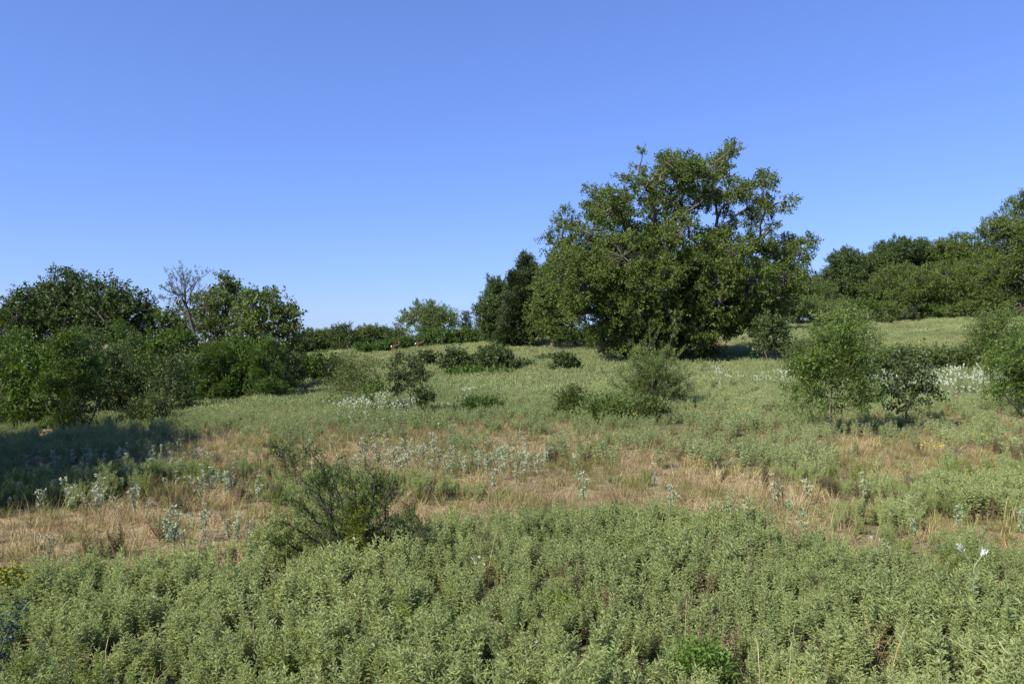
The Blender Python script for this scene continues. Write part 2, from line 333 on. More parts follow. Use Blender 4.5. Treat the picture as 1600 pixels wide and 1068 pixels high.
# ------------------------------------------------------------------ trees and shrubs
def tree(name, label, cat, u, vb, blobs, mat, kind='broad', Y=None, bark=M_BARK, trunk_r=.15, clump=.45, per=5, dens=1.0,
         thick=1.0, copies=True, tw=1.0, seed=1, group=None, lean=0, stems=1, show=True, twigs=True, fill=1.0, crown_name='crown', maxd=None, solid_below=None):
    """a tree built from lobes: blobs = (column, row, radius[, row radius]) read off the photograph at the tree's distance"""
    g = np.random.default_rng(seed)
    if Y is None: Y = Yat(u, vb)
    X = (u-800)/F*Y; base = np.array([X, Y, float(gz(X, Y))]); k = Y/F
    B = []
    us = [b[0] for b in blobs]; uc = (min(us)+max(us))/2
    half = max(max(b[0]+b[2] for b in blobs)-uc, uc-min(b[0]-b[2] for b in blobs))
    vt = min(b[1]-b[2] for b in blobs); vbm = max(b[1]+b[2] for b in blobs); vc = (vt+vbm)/2; hv = (vbm-vt)/2
    Hd = half*k*thick
    if maxd: Hd = min(Hd, maxd)
    for b in blobs:
        bu, bv, ru = b[:3]; rv = b[3] if len(b) > 3 else ru
        dy0 = b[4] if len(b) > 4 else 0.0
        c = P(bu, bv, Y+dy0)-base; sh = .14*TLEN[kind]*tw; rx = max(ru*k-sh, ru*k*.5); rz = max(rv*k-sh, rv*k*.5); ry = (rx+rz)/2
        B.append((c, rx, ry, rz, .72 if (solid_below and bv < solid_below) else 1.0))
        if len(b) < 5 and copies and (solid_below is None or bv > solid_below or g.random() < .3):
            q = 1-((bu-uc)/half)**2-((bv-vc)/hv)**2*.7
            ch = Hd*math.sqrt(max(q, 0))
            if ch > ry*.8:
                for s in (-1, 1):
                    m = max(1, int(ch/(ry*1.6)))
                    for j in range(m):
                        d = s*ch*(j+1)/m*.9
                        cc = c+np.array([g.normal(0, rx*.5), d, g.normal(0, rz*.4)-abs(d)*.12])
                        f = g.uniform(.8, 1.05); B.append((cc, rx*f, ry*f, rz*f, .8 if s < 0 else .6))
    cl = []; limbs = []
    cen = np.mean([b[0] for b in B], 0)
    fork = np.array([cen[0]*.4+lean*k, cen[1]*.2, max(.12*cen[2], min(cen[2]*.55, cen[2]-.3))])
    wood = []
    starts = []
    for s_ in range(stems):
        off = np.array([g.normal(0, .12)*(stems > 1)*max(1, trunk_r*8), g.normal(0, .1)*(stems > 1), 0])
        fk = fork+off*2.5+np.array([g.normal(0, .3)*(stems > 1), g.normal(0, .3)*(stems > 1), 0])
        tp = bend(off+np.array([0, 0, -.1]), fk, 7, .05, 0, g); rr = trunk_r*np.linspace(1.25, .75, 7)/(stems**.4); rr[0] *= 1.3
        wood.append(tube(tp, rr, 8)); starts.append(fk)
    nodes = [np.array(q) for q in starts]; order = sorted(B, key=lambda q: np.linalg.norm(q[0]-fork)); Dm = max(np.linalg.norm(q[0]-fork) for q in B)+.01
    for (c, rx, ry, rz, wt) in order:
        nd = np.array(nodes); dn = np.linalg.norm(nd-c, axis=1)+.35*np.linalg.norm(nd-fork, axis=1)
        st = nd[int(np.argmin(dn))]
        r0 = trunk_r*.55*max(0, 1-np.linalg.norm(st-fork)/Dm)**1.2+trunk_r*.06
        lp = bend(st, c, 6, .07, .05, g); wood.append(tube(lp, np.linspace(r0, r0*.45, 6), 5)); nodes += [lp[2], lp[4], c]
        area = 4*pi*((rx*ry+rx*rz+ry*rz)/3)
        n_ = max(3, int(dens*wt*area/(clump*clump)*.55))
        dr = g.normal(0, 1, (n_, 3)); dr /= np.linalg.norm(dr, axis=1)[:, None]
        rad = g.uniform(.25, 1.05, n_)**.55
        p = c+dr*rad[:, None]*np.array([rx, ry, rz])
        p[:, 2] = np.maximum(p[:, 2], g.uniform(.05, .45, n_)*min(1, rz*2))
        for i in range(n_):
            cl.append((p[i], dr[i]))
            if twigs and i % 2 == 0:
                bs = c if rad[i] > .4 else lp[3]
                wood.append(tube(bend(bs, p[i], 3, .08, 0, g), [max(trunk_r*.03, r0*.3), max(trunk_r*.02, r0*.18), trunk_r*.012], 3))
    cp = np.array([c[0] for c in cl]); cd = np.array([c[1] for c in cl]); N = len(cp)
    rep = np.repeat(np.arange(N), per)
    off = g.normal(0, clump*.36, (len(rep), 3)); off[:, 2] *= .75
    pos = cp[rep]+off
    out = cd[rep]*.9+off/clump+np.array([0, 0, .35]); yaw = np.arctan2(out[:, 1], out[:, 0])
    tilt = np.arctan2(np.hypot(out[:, 0], out[:, 1]), out[:, 2])+g.normal(0, .35, len(rep))
    ct = np.clip(g.normal(.5, .22, N)[rep], 0, .92)
    V, Fq, t = foliage(pos, yaw, tilt, tw*g.uniform(.7, 1.2, len(rep)), ct, kind, g)
    t_root = link(name, None, loc=base); tag(t_root, label, cat, group)
    link('trunk' if cat == 'tree' else 'stems', quads('trunk', *merge(wood)[:2], bark, smooth=True), t_root)
    link(crown_name if cat == 'tree' else 'foliage', quads('crown', V, Fq, mat, t), t_root)
    return t_root

# --- the big spreading tree of the middle distance
big = [(1004,232,10),(998,262,15),(1050,236,14),(1038,258,18),(1108,240,12),(1136,228,10),(1132,254,12),(1093,263,14),(1180,280,11),(1160,296,12),
 (1206,300,12),(1188,322,13),(932,291,18,11),(981,296,15),(1015,293,15),(1064,286,14),(1102,296,17),(938,322,24),(972,328,24),(1021,330,24),(1130,322,17),
 (1140,344,12),(886,342,20),(878,368,22),(854,382,11),(920,372,34),(978,367,34),(1021,367,24),(1119,362,16),(1208,347,14,8),(1188,370,16),(1230,378,12),
 (1244,396,7),(1122,386,28),(1165,395,30),(1212,402,24),(1222,420,12),(892,402,32),(949,407,38),(1007,410,30),(1064,412,18),(1096,415,26),(876,436,28),
 (921,444,36),(985,446,32),(1079,436,28),(1136,440,34),(1188,446,30),(902,474,16),(958,472,20),(1020,474,26),(1080,474,28),(1140,476,26),(1190,474,20),
 (944,535,12,16),(950,508,14,12),(985,500,18),(1020,506,20),(1060,504,22),(1000,530,13),(1100,502,18),(1138,498,16),(1172,490,14),(1093,537,14,10),(1065,532,12),(965,520,12),(1035,530,14,10)]
Ybig = 50.0
big = [(b[0], b[1]+(11 if b[1] < 262 else 5 if b[1] < 310 else 0))+tuple(b[2:]) for b in big]
big += [(1048,318,10,8,-1), (1066,326,9,8,2), (1052,345,10,8,1), (1072,350,9,8,-2), (1060,372,10,8,0), (1040,360,9,8,-3)]
_g = np.random.default_rng(12)
_hull = [(252,1000,1150),(275,985,1165),(300,975,1195),(325,925,1200),(345,890,1200),(370,870,1235),(395,870,1235),(412,870,1225)]
for _k in range(100):          # small sprays that fill the airy upper crown from front to back
    _v = _g.uniform(245, 412); _a = np.interp(_v, [h[0] for h in _hull], [h[1] for h in _hull]); _b = np.interp(_v, [h[0] for h in _hull], [h[2] for h in _hull])
    _u = _g.uniform(_a+12, _b-12)
    if _u > 1090 and _g.random() < .35: continue
    big.append((_u, _v, _g.uniform(6, 11), _g.uniform(5, 8), _g.uniform(-5, 5)))
tree('oak_tree', 'big spreading oak with open airy top, tallest tree in the middle of the meadow', 'tree', 1035, 560, big, M_OAK, 'big',
     Y=Ybig, trunk_r=.42, clump=.34, per=6, dens=.78, tw=.84, thick=.8, seed=5, solid_below=400)

OAKG = 'oaks and elms of the tree lines'
# --- left back trees
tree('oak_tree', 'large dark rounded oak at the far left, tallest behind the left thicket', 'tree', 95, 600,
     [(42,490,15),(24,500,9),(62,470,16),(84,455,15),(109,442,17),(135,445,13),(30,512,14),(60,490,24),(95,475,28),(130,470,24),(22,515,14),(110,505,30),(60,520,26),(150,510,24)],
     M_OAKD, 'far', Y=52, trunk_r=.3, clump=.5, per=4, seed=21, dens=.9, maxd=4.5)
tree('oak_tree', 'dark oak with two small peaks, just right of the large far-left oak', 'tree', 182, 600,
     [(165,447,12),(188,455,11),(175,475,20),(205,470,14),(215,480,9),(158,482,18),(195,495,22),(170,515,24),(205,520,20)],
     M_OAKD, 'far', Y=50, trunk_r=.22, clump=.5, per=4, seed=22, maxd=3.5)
tree('elm_tree', 'small loose elm crown showing in the gap beside the bare-topped tree', 'tree', 240, 600,
     [(238,490,8),(246,497,9),(230,500,10),(240,515,16)], M_ELM, 'far', Y=50, trunk_r=.12, clump=.45, per=3, seed=23)
tree('elm_tree', 'elm with a narrow upright spray of shoots on top, right of the bare-topped tree', 'tree', 345, 600,
     [(354,437,5,12),(362,446,6,8),(350,458,13),(333,464,13),(364,464,13),(315,476,13),(338,484,22),(365,490,22),(320,500,20),(350,515,26)],
     M_ELM, 'big', Y=48, trunk_r=.16, clump=.35, per=3, seed=24, dens=.8, maxd=3)
tree('oak_tree', 'rounded oak at the right end of the left thicket, standing against the sky', 'tree', 420, 610,
     [(388,466,13),(402,462,10),(428,466,11),(413,480,18),(440,485,14),(457,493,9),(430,505,22),(400,498,18),(450,515,12),(395,522,22),(440,540,20),(415,560,24),(448,575,12)],
     M_OAK, 'big', Y=44, trunk_r=.25, clump=.42, per=4, seed=25, maxd=3.2)
tree('oak_tree', 'small round dark tree behind the leaning bare-topped tree', 'tree', 274, 600,
     [(272,488,12),(282,500,14),(262,505,12),(275,520,20)], M_OAKD, 'far', Y=50, trunk_r=.12, clump=.45, per=3, seed=26)
# half-bare leaning tree
def bare_tree():
    g = np.random.default_rng(31); Y = 44.0; u0, v0 = 312, 600
    X = (u0-800)/F*Y; base = np.array([X, Y, float(gz(X, Y))]); L = lambda u, v, d=0: P(u, v, Y+d)-base
    r = link('bare_topped_tree', None, loc=base)
    tag(r, 'half-bare leaning tree with thin grey twigs fanning above the left thicket', 'tree')
    wood = []; lf = []
    tr = np.array([[0, 0, -.1], L(308, 560), L(304, 520), L(297, 498), L(291, 475), L(288, 460)]); wood.append(tube(tr, [.13, .11, .09, .075, .055, .04], 7))
    tips = [(285,417),(277,424),(291,432),(301,427),(310,431),(319,431),(263,430),(261,440),(257,452),(250,466),(270,447),(313,447),(317,455),(297,440),(268,460),(283,432),(307,440),(275,437),(262,472)]
    for k, (a, b) in enumerate(tips):
        st = tr[g.integers(3, 6)]; e = L(a, b, g.normal(0, .6)); pts = bend(st, e, 6, .05, -.03, g)
        wood.append(tube(pts, np.linspace(.03, .006, 6), 4))
        for j in range(9):
            t = g.uniform(.25, 1.0); i = min(4, int(t*5)); q = pts[i]+(pts[i+1]-pts[i])*(t*5-i)
            e2 = q+(pts[i+1]-pts[i])*g.uniform(.8, 1.8)+g.normal(0, .13, 3)+np.array([0, 0, .06])
            wood.append(tube(bend(q, e2, 3, .05, 0, g), [.009, .006, .003], 3))
            for m in range(2 if t > .4 else 1): lf.append(q+(e2-q)*g.uniform(.4, 1))
    lf = np.array(lf); n_ = len(lf)
    V, Fq, t = foliage(lf, g.uniform(0, 6.28, n_), g.uniform(.1, 1.2, n_), g.uniform(.42, .7, n_), g.random(n_), 'broad', g)
    link('trunk', quads('trunk', *merge(wood)[:2], M_BARKD, smooth=True), r); link('crown', quads('crown', V, Fq, M_ELM, t), r)
bare_tree()

# --- left thicket: sumac bushes
thk = [ # u, base row, top row, half width, Y offset, words, leaf kind (d: shade of the recess painted as darker leaves)
 (12, 668, 520, 34, 0, 'at the left edge of the picture', 's'), (60, 668, 524, 36, 0, 'second from the left edge', 's'),
 (108, 670, 516, 34, -1.5, 'just left of the dark shaded recess', 's'), (30, 655, 505, 30, 4, 'back row bush against the big far-left oak', 's'),
 (150, 662, 516, 34, 2.0, 'filling the recess, left side, shade put into leaf colour', 'd'), (200, 658, 530, 34, 1.5, 'filling the recess, right side, shade put into leaf colour', 'd'), (200, 640, 497, 36, 6, 'behind the recess, tallest light top', 's'),
 (262, 640, 520, 34, 9, 'back row, below the small round dark tree', 's'), (312, 636, 528, 34, 8, 'back row, filling the space behind the leaning trunk', 's'), (362, 634, 526, 34, 7, 'back row, below the elm with the upright spray', 's'), (405, 630, 530, 30, 6, 'back row, at the foot of the rounded oak', 's'),
 (243, 640, 505, 32, 6, 'behind the recess, below the gap in the skyline', 's'), (268, 650, 560, 34, 0, 'low dark-leaved bush right of the recess, nearest to the meadow', 'b'),
 (290, 640, 515, 32, 2, 'at the foot of the half-bare leaning tree', 's'), (335, 636, 520, 34, 1, 'with a few yellow leaves', 's'),
 (380, 632, 522, 32, 1, 'right of the yellow-leaved bush, below the elm', 's'), (420, 628, 535, 28, 0, 'below the rounded oak, near the right end', 's'),
 (447, 618, 548, 22, 0, 'last one at the right end of the thicket', 'b')]
for i, (u, vb, vt, hw, dy, wd, kd) in enumerate(thk):
    g = np.random.default_rng(100+i); Y = Yat(u, vb)+dy; h = vb-vt
    bl = []
    for lev, fr in ((.18, .9), (.42, 1.0), (.66, .9), (.86, .6)):
        for s in (-1, 0, 1):
            if lev > .8 and s and g.random() < .5: continue
            bl.append((u+s*hw*.62*fr+g.normal(0, 5), vb-h*lev+g.normal(0, 8)+abs(s)*5, hw*g.uniform(.28, .45)*fr+2, h*g.uniform(.08, .14)))
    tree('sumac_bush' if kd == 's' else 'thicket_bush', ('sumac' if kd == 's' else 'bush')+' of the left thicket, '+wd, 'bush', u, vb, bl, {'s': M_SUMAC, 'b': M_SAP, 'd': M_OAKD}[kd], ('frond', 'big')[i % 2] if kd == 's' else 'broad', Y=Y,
         bark=M_TWIG, trunk_r=.05, clump=(.42, .34)[i % 2] if kd == 's' else .3, per=(3, 5)[i % 2] if kd == 's' else 5, stems=3, seed=200+i, dens=.92, tw=(.95, .85)[i % 2], maxd=1.8, group='bushes of the left thicket')
tree('round_bush', 'small rounded olive-green bush in front of the left thicket', 'bush', 232, 664,
     [(215,652,10),(232,642,14),(250,648,11),(235,655,16,8),(222,640,8),(244,634,7)], M_OLIVE, 'fine', bark=M_TWIG, trunk_r=.03, clump=.2, per=6, stems=3, seed=41, dens=1.1)

# --- off-frame trees at the left whose shadow falls across the field
for i, (x, y, h, wd) in enumerate([(-14.9, 9.8, 7.9, 'nearest'), (-16.1, 13.8, 8.6, 'middle one'), (-18.6, 17.2, 8.8, 'farthest')]):
    g = np.random.default_rng(300+i); Y = y; u = 800+F*x/y; k = F/y; z0 = float(gz(x, y)); vb = 534-F*(z0-CAMZ)/y
    bl = [(u+ox*k*.95, vb-(h*fr)*k, r*k*.93) for ox, fr, r in ((-1.8, .4, 1.6), (0, .38, 1.7), (1.8, .42, 1.5), (-2.2, .6, 1.6), (0, .6, 1.9), (2.2, .6, 1.5), (-1, .8, 1.6), (1.1, .8, 1.5), (0, .92, 1.2))]
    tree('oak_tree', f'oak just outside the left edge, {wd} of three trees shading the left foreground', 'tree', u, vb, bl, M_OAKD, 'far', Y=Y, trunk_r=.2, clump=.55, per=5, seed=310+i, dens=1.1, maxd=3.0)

# --- distant skyline at the centre left
far = [(470,556,[(468,524,11),(480,530,12),(474,542,14)],'leftmost of the distant row, touching the left thicket'),
 (492,553,[(488,523,9),(500,527,9),(494,538,14)],'second tree of the distant row'),
 (512,552,[(508,527,8),(518,526,9),(513,540,13)],'low one left of the domed tree'),
 (533,552,[(527,520,10),(540,518,10),(550,526,8),(533,535,17,14)],'domed one, widest of the distant row'),
 (570,550,[(566,517,7),(576,518,8),(571,530,13),(562,528,8)],'small-crowned one right of the domed tree'),
 (594,549,[(588,521,8),(600,520,9),(594,533,14)],'next right of the small-crowned one'),
 (617,546,[(611,522,8),(622,521,8),(617,532,12)],'rightmost one of the distant row, before the round oak')]
for i, (u, vb, bl, wd) in enumerate(far):
    tree('distant_tree', 'distant skyline tree, '+wd, 'tree', u, vb, bl, (M_OAKD, M_OAK, M_OAKD)[i % 3], 'far', Y=125+6*(i % 3), trunk_r=.18, clump=.7, per=6, dens=1.3, tw=1.2, seed=400+i, group='distant trees on the skyline', maxd=4)
tree('oak_tree', 'round-crowned oak on the skyline at the centre, above the light green bush row', 'tree', 672, 535,
     [(642,492,9),(655,486,12),(672,483,12),(690,490,12),(705,493,8),(662,500,17),(690,502,15),(630,506,8),(708,505,8),(672,515,20,12)], M_OAK, 'far', Y=108, trunk_r=.3, clump=.7, per=4, tw=1.1, seed=420, maxd=5)
tree('cedar_tree', 'small pointed cedar beside the round-crowned oak on the skyline', 'tree', 728, 530,
     [(728,493,2,5),(728,502,5,6),(728,512,8,7),(728,521,9,7)], M_CEDAR, 'cedar', Y=104, trunk_r=.1, clump=.4, per=4, tw=1.3, seed=421, bark=M_BARKD)
row = [(630,546,530,15,'leftmost, near the two deer'),(658,543,522,17,'behind the right deer'),(688,540,517,17,'below the round-crowned oak'),(716,538,514,17,'left of the small pointed cedar'),
 (745,535,515,16,'right of the small pointed cedar'),(772,532,510,16,'before the tall dark cedar'),(600,549,533,12,'low one below the distant trees'),(573,552,538,13,'low one at the far left of the row')]
for i, (u, vb, vt, hw, wd) in enumerate(row):
    h = vb-vt; g = np.random.default_rng(430+i)
    bl = [(u+s*hw*.6, vb-h*f+g.normal(0, 2), hw*.42, h*.25) for s in (-1, 0, 1) for f in (.3, .75)]
    tree('sumac_bush', 'sumac bush on the crest, '+wd, 'bush', u, vb, bl, M_SUMAC, 'far', Y=94, bark=M_TWIG, trunk_r=.06, clump=.5, per=6, dens=1.3, stems=2, tw=.9, seed=440+i, group='bushes along the crest', maxd=2)

# --- group left of the big tree
tree('oak_tree', 'dark oak left of the tall cedar, at the end of the clump', 'tree', 778, 530,
     [(776,444,9),(770,458,12),(790,460,14),(765,480,16),(788,482,18),(760,502,12),(785,505,20),(770,515,16),(782,468,18),(800,475,16),(800,500,18)], M_OAKD, 'far', Y=82, trunk_r=.25, clump=.5, per=6, dens=1.2, seed=50, maxd=3.5)
tree('cedar_tree', 'tall dark pointed cedar rising left of the big tree', 'tree', 822, 528,
     [(822,409,4,7),(824,420,10,8),(818,433,16,10),(826,448,19,14),(810,455,14,12),(818,470,26,16),(838,478,18,14),(818,492,30,18),(818,512,30,14)], M_CEDAR, 'cedar', Y=76, trunk_r=.25, clump=.38, per=7, tw=1.4, seed=51, bark=M_BARKD, dens=1.5, maxd=2.4)
tree('oak_tree', 'lighter green oak between the tall cedar and the big tree', 'tree', 862, 528,
     [(860,430,16),(848,448,16),(872,455,20),(852,478,20),(875,488,20),(845,500,14),(862,510,18,12)], M_OAK, 'far', Y=70, trunk_r=.22, clump=.5, per=6, dens=1.2, seed=52, maxd=3)
for i, (u, vb, vt, hw, wd) in enumerate([(905,532,512,18,'left of the big tree, under its gap of sky'),(925,530,508,16,'touching the left skirt of the big tree'),(880,530,514,14,'at the foot of the lighter green oak')]):
    h = vb-vt; bl = [(u+s*hw*.6, vb-h*f, hw*.42, h*.28) for s in (-1, 0, 1) for f in (.3, .7)]
    tree('low_bush', 'low dark green bush '+wd, 'bush', u, vb, bl, M_OAKD, 'big', Y=68, bark=M_TWIG, trunk_r=.05, clump=.35, per=4, stems=2, seed=460+i)

# --- tree line at the right
line = [
 ('shrubby_tree','low olive tree at the left end of the right tree line, behind the big tree',1245,[(1250,440,14),(1235,452,14),(1262,448,15),(1225,468,16),(1250,472,22),(1275,470,18)],M_OLIVE,92,'far'),
 ('oak_tree','dark brownish oak with a pointed top, left part of the right tree line',1322,[(1326,400,13),(1310,413,16),(1341,408,11),(1322,432,26),(1296,435,13),(1350,432,14),(1312,460,24),(1340,465,20)],M_OAKD,94,'far'),
 ('oak_tree','broad dome-shaped dark oak of the right tree line',1398,[(1402,386,15),(1383,394,13),(1420,392,14),(1398,415,24),(1364,406,10),(1372,430,18),(1425,425,18),(1395,450,24)],M_OAKD,97,'far'),
 ('oak_tree','small dark tip between the dome-shaped oak and the light twin-topped tree',1441,[(1440,389,8),(1436,402,10),(1447,410,11),(1440,435,18),(1440,460,16)],M_OAKD,99,'far'),
 ('elm_tree','light green twin-topped elm of the right tree line',1490,[(1464,385,12),(1494,380,12),(1514,391,10),(1478,402,20),(1513,408,16),(1532,402,8),(1500,430,24),(1465,430,20)],M_OAK,96,'far'),
 ('elm_tree','wide pale green elm with a forked grey trunk in front of the dome-shaped oak',1400,[(1385,432,18),(1415,430,20),(1365,450,16),(1430,450,22),(1395,455,20),(1410,470,16)],M_OAK,88,'big'),
 ('oak_tree','green oak with layered boughs below the twin-topped elm',1500,[(1480,430,22),(1515,425,22),(1540,435,16),(1460,455,20),(1500,455,26),(1535,465,20),(1480,475,16,10)],M_OAK,88,'big'),
 ('oak_tree','tall oak cut by the right edge of the picture',1592,[(1592,315,11),(1602,330,20),(1561,362,12),(1552,350,6),(1582,355,20),(1605,365,26),(1572,392,26),(1605,405,30),(1560,425,24),(1595,440,28),(1565,460,24),(1610,465,24)],M_OAK,80,'big'),
 ('oak_tree','dark low oak between the layered oak and the tall right-edge oak',1550,[(1545,415,16),(1560,435,18),(1540,450,18),(1555,470,18)],M_OAKD,86,'far'),
 ('oak_tree','dark oak filling the back between the brownish oak and the dome-shaped one',1362,[(1350,425,18),(1375,420,18),(1360,445,22),(1340,455,20),(1385,450,20)],M_OAKD,103,'far'),
 ('oak_tree','dark oak in the back behind the layered oak',1520,[(1460,420,20),(1490,425,20),(1520,425,20),(1550,420,18),(1500,450,24),(1540,450,22),(1450,450,20),(1420,455,20)],M_OAKD,104,'far'),
 ('oak_tree','low dark oak in the back at the left end of the right tree line',1270,[(1225,455,14),(1255,450,18),(1285,448,18),(1310,450,18),(1240,475,18),(1280,475,20)],M_OAKD,101,'far'),
 ('elm_tree','small light green elm at the left foot of the dark brownish oak',1290,[(1285,455,16),(1300,465,16),(1275,475,14),(1295,480,14,10)],M_ELM,86,'big')]
for i, (nm, lb, u, bl, mt, Y, kd) in enumerate(line):
    tree(nm, lb, 'tree', u, 492, bl, mt, kd, Y=Y, trunk_r=.25, clump=.5, per=5, dens=1.25, seed=500+i, group=OAKG, maxd=3.8, bark=M_BARKD if mt is M_OAKD else M_BARK)
for i, (u, vb, vt, hw) in enumerate([(1310,492,472,16),(1345,494,470,18),(1382,495,475,18),(1415,494,478,16),(1450,494,476,18),(1485,494,478,17),(1520,492,472,17),(1550,492,468,16),(1580,490,466,18)]):
    h = vb-vt; bl = [(u+s*hw*.6, vb-h*f, hw*.5, h*.32) for s in (-1, 0, 1) for f in (.25, .75)]
    wd = ['first from the left','second from the left','third from the left','fourth from the left','fifth, in the middle','fourth from the right','third from the right','second from the right, below the tall oak','at the right edge of the picture'][i]
    tree('understory_bush', 'low bush under the right tree line, '+wd, 'bush', u, vb, bl, (M_OLIVE, M_SUMAC, M_OAK)[i % 3], 'far', Y=86-abs(i-4), bark=M_TWIG, trunk_r=.05, clump=.5, per=4, dens=1.8, stems=2, tw=.8, seed=520+i, group='bushes at the foot of the right tree line', maxd=2)

for i, (u, vt, wd) in enumerate([(1222, 474, 'nearest to the big tree'), (1250, 470, 'middle one'), (1280, 472, 'nearest to the high meadow')]):
    bl = [(u+s*10, vb_, 9, 7) for s in (-1, 0, 1) for vb_ in (vt+6, vt+16)]
    tree('understory_bush', 'olive bush closing the gap right of the big tree, '+wd, 'bush', u, 496, bl, (M_OLIVE, M_OAKD, M_OLIVE)[i], 'far', Y=80+i, bark=M_TWIG, trunk_r=.05, clump=.5, per=5, dens=1.8, stems=2, tw=.8, seed=560+i, maxd=2)
# --- bushes of the hillside and the middle distance
def bush(lb, u, vb, vt, hw, mat, kind='broad', seed=1, clump=.3, per=4, dens=.8, tw=1.0, Y=None, name='bush', levels=(.22, .5, .8), nb=3, group=None, trunk_r=.035, stems=3, narrow=.75, maxd=None, cat='bush'):
    g = np.random.default_rng(seed); h = vb-vt; bl = []
    for f in levels:
        ww = 1-(1-narrow)*abs(f-.45)*2
        for s in np.linspace(-1, 1, nb):
            bl.append((u+s*hw*.68*ww+g.normal(0, hw*.1), vb-h*f+g.normal(0, h*.05)+abs(s)*h*.05, hw*.9/nb*g.uniform(.85, 1.2), h*.15*g.uniform(.8, 1.2)))
    return tree(name, lb, cat, u, vb, bl, mat, kind, Y=Y, bark=M_TWIG, trunk_r=trunk_r, clump=clump, per=per, dens=dens, tw=tw, stems=stems, seed=seed, group=group, maxd=maxd)
bush('dark green bush on the hillside, left one of the pair at the centre', 710, 586, 547, 22, M_SAP, 'big', 60, name='hillside_bush')
bush('dark green bush on the hillside, right one of the pair at the centre', 772, 584, 545, 27, M_SAP, 'big', 61, name='hillside_bush')
bush('small bush between the hillside pair', 742, 583, 560, 13, M_SAP, 'big', 62, name='hillside_bush')
bush('low spreading bright green scrub under the hillside pair', 745, 589, 576, 62, M_SUMAC, 'big', 63, name='scrub', nb=7, levels=(.4,))
bush('small bush on the open hillside left of the big tree', 884, 585, 555, 16, M_SAP, 'big', 64, name='hillside_bush')
bush('low flat bush just above the small hillside bush', 866, 568, 556, 20, M_SAP, 'big', 65, name='hillside_bush', levels=(.4,))
bush('tiny green bush near the right end of the hillside pair', 818, 580, 568, 10, M_SAP, 'big', 66, name='hillside_bush', levels=(.5,))
bush('slim young bush on the slope behind the round sapling', 668, 578, 552, 10, M_SAP, 'big', 67, name='hillside_bush')
bush('green bush at the right end of the left thicket, on the grass', 500, 600, 548, 24, M_SUMAC, 'big', 68, name='hillside_bush')
bush('dark low bush touching the right end of the thicket', 478, 596, 556, 16, M_SAP, 'big', 69, name='hillside_bush')
bush('yellowish feathery bush behind the twin-stemmed sapling', 530, 606, 560, 20, M_OLIVE, 'fine', 70, name='feathery_bush', clump=.3, per=6)
bush('small leafy tree below the right side of the big tree', 1206, 546, 487, 26, M_SAP, 'big', 71, name='small_tree', trunk_r=.06, stems=2, cat='tree', Y=44)
bush('olive feathery shrub mass behind the tall leafy sapling', 1318, 592, 480, 44, M_FEATH, 'fine', 72, name='feathery_shrub', clump=.35, per=7, dens=.5, tw=1.2, Y=32, levels=(.15, .35, .55, .75, .9))
bush('olive shrub left of the tall leafy sapling', 1262, 592, 535, 26, M_OLIVE, 'fine', 73, name='feathery_shrub', clump=.3, per=7, tw=1.1, Y=33)
bush('low olive bush between the right saplings', 1455, 585, 545, 26, M_OLIVE, 'broad', 74, name='low_shrub', Y=34)
bush('low green bush right of the low olive one, above the white plants', 1500, 582, 548, 26, M_SAP, 'broad', 75, name='low_shrub', Y=34)
bush('feathery olive shrub near the right edge, in front of the high meadow', 1556, 575, 492, 34, M_FEATH, 'fine', 76, name='feathery_shrub', clump=.3, per=8, tw=1.2, Y=33, levels=(.15, .4, .65, .9))
bush('leafy sumac at the right edge of the picture, beside the white plants', 1598, 642, 525, 34, M_SAPB, 'pinnate', 77, name='sumac_bush', clump=.35, per=8, Y=20.5, levels=(.3, .5, .7, .88), dens=.7, tw=1.05)
bush('low olive shrub behind the right saplings', 1395, 580, 548, 24, M_OLIVE, 'fine', 78, name='feathery_shrub', clump=.3, per=7, Y=34)
bush('small upright olive bush left of the feathery bush in the middle field', 895, 652, 620, 12, M_OLIVE, 'fine', 79, name='low_shrub', clump=.2, per=6)
bush('low olive scrub at the left foot of the feathery bush', 950, 660, 634, 36, M_FEATH, 'fine', 80, name='scrub', clump=.22, per=6, nb=5, levels=(.3, .65))
bush('low scrub right under the feathery bush', 1010, 660, 642, 22, M_OLIVE, 'fine', 81, name='scrub', clump=.22, per=5, nb=4, levels=(.35, .7), dens=.6)
bush('low green scrub patch in the middle field, right of the white flowering clump', 750, 652, 628, 26, M_LOCUST, 'fine', 82, name='scrub', clump=.25, per=6, nb=4, levels=(.4,))

# --- saplings
tree('round_sapling', 'round-headed dark-leaved sapling with two thin stems in the middle field', 'tree', 632, 650,
     [(611,568,5),(622,560,5),(640,566,7),(655,574,6),(628,582,7),(648,590,7),(662,586,5),(615,588,4),(638,600,6),(664,603,3),(620,608,3)], M_SAP, 'big', bark=M_TWIG, trunk_r=.035,
     clump=.16, per=3, tw=.42, stems=2, seed=91, dens=2.0, maxd=.45)
tree('drooping_sapling', 'small dark sapling branch leaning right beside the round-headed sapling', 'tree', 650, 652,
     [(654,614,3),(663,618,3),(672,620,2),(657,624,3)], M_SAP, 'big', Y=Yat(632,650)-.3, bark=M_TWIG, trunk_r=.02, clump=.14, per=3, tw=.4, stems=1, seed=92)
tree('thin_sapling', 'thin twin-stemmed feathery sapling left of the round-headed one', 'tree', 556, 648,
     [(545,565,8,10),(560,580,12),(535,590,14),(570,595,10),(550,605,16,10),(585,570,8),(545,585,10),(530,610,10,6)], M_OLIVE, 'fine', bark=M_TWIG, trunk_r=.03,
     clump=.3, per=4, tw=.9, stems=2, seed=93, dens=.5, maxd=.9)
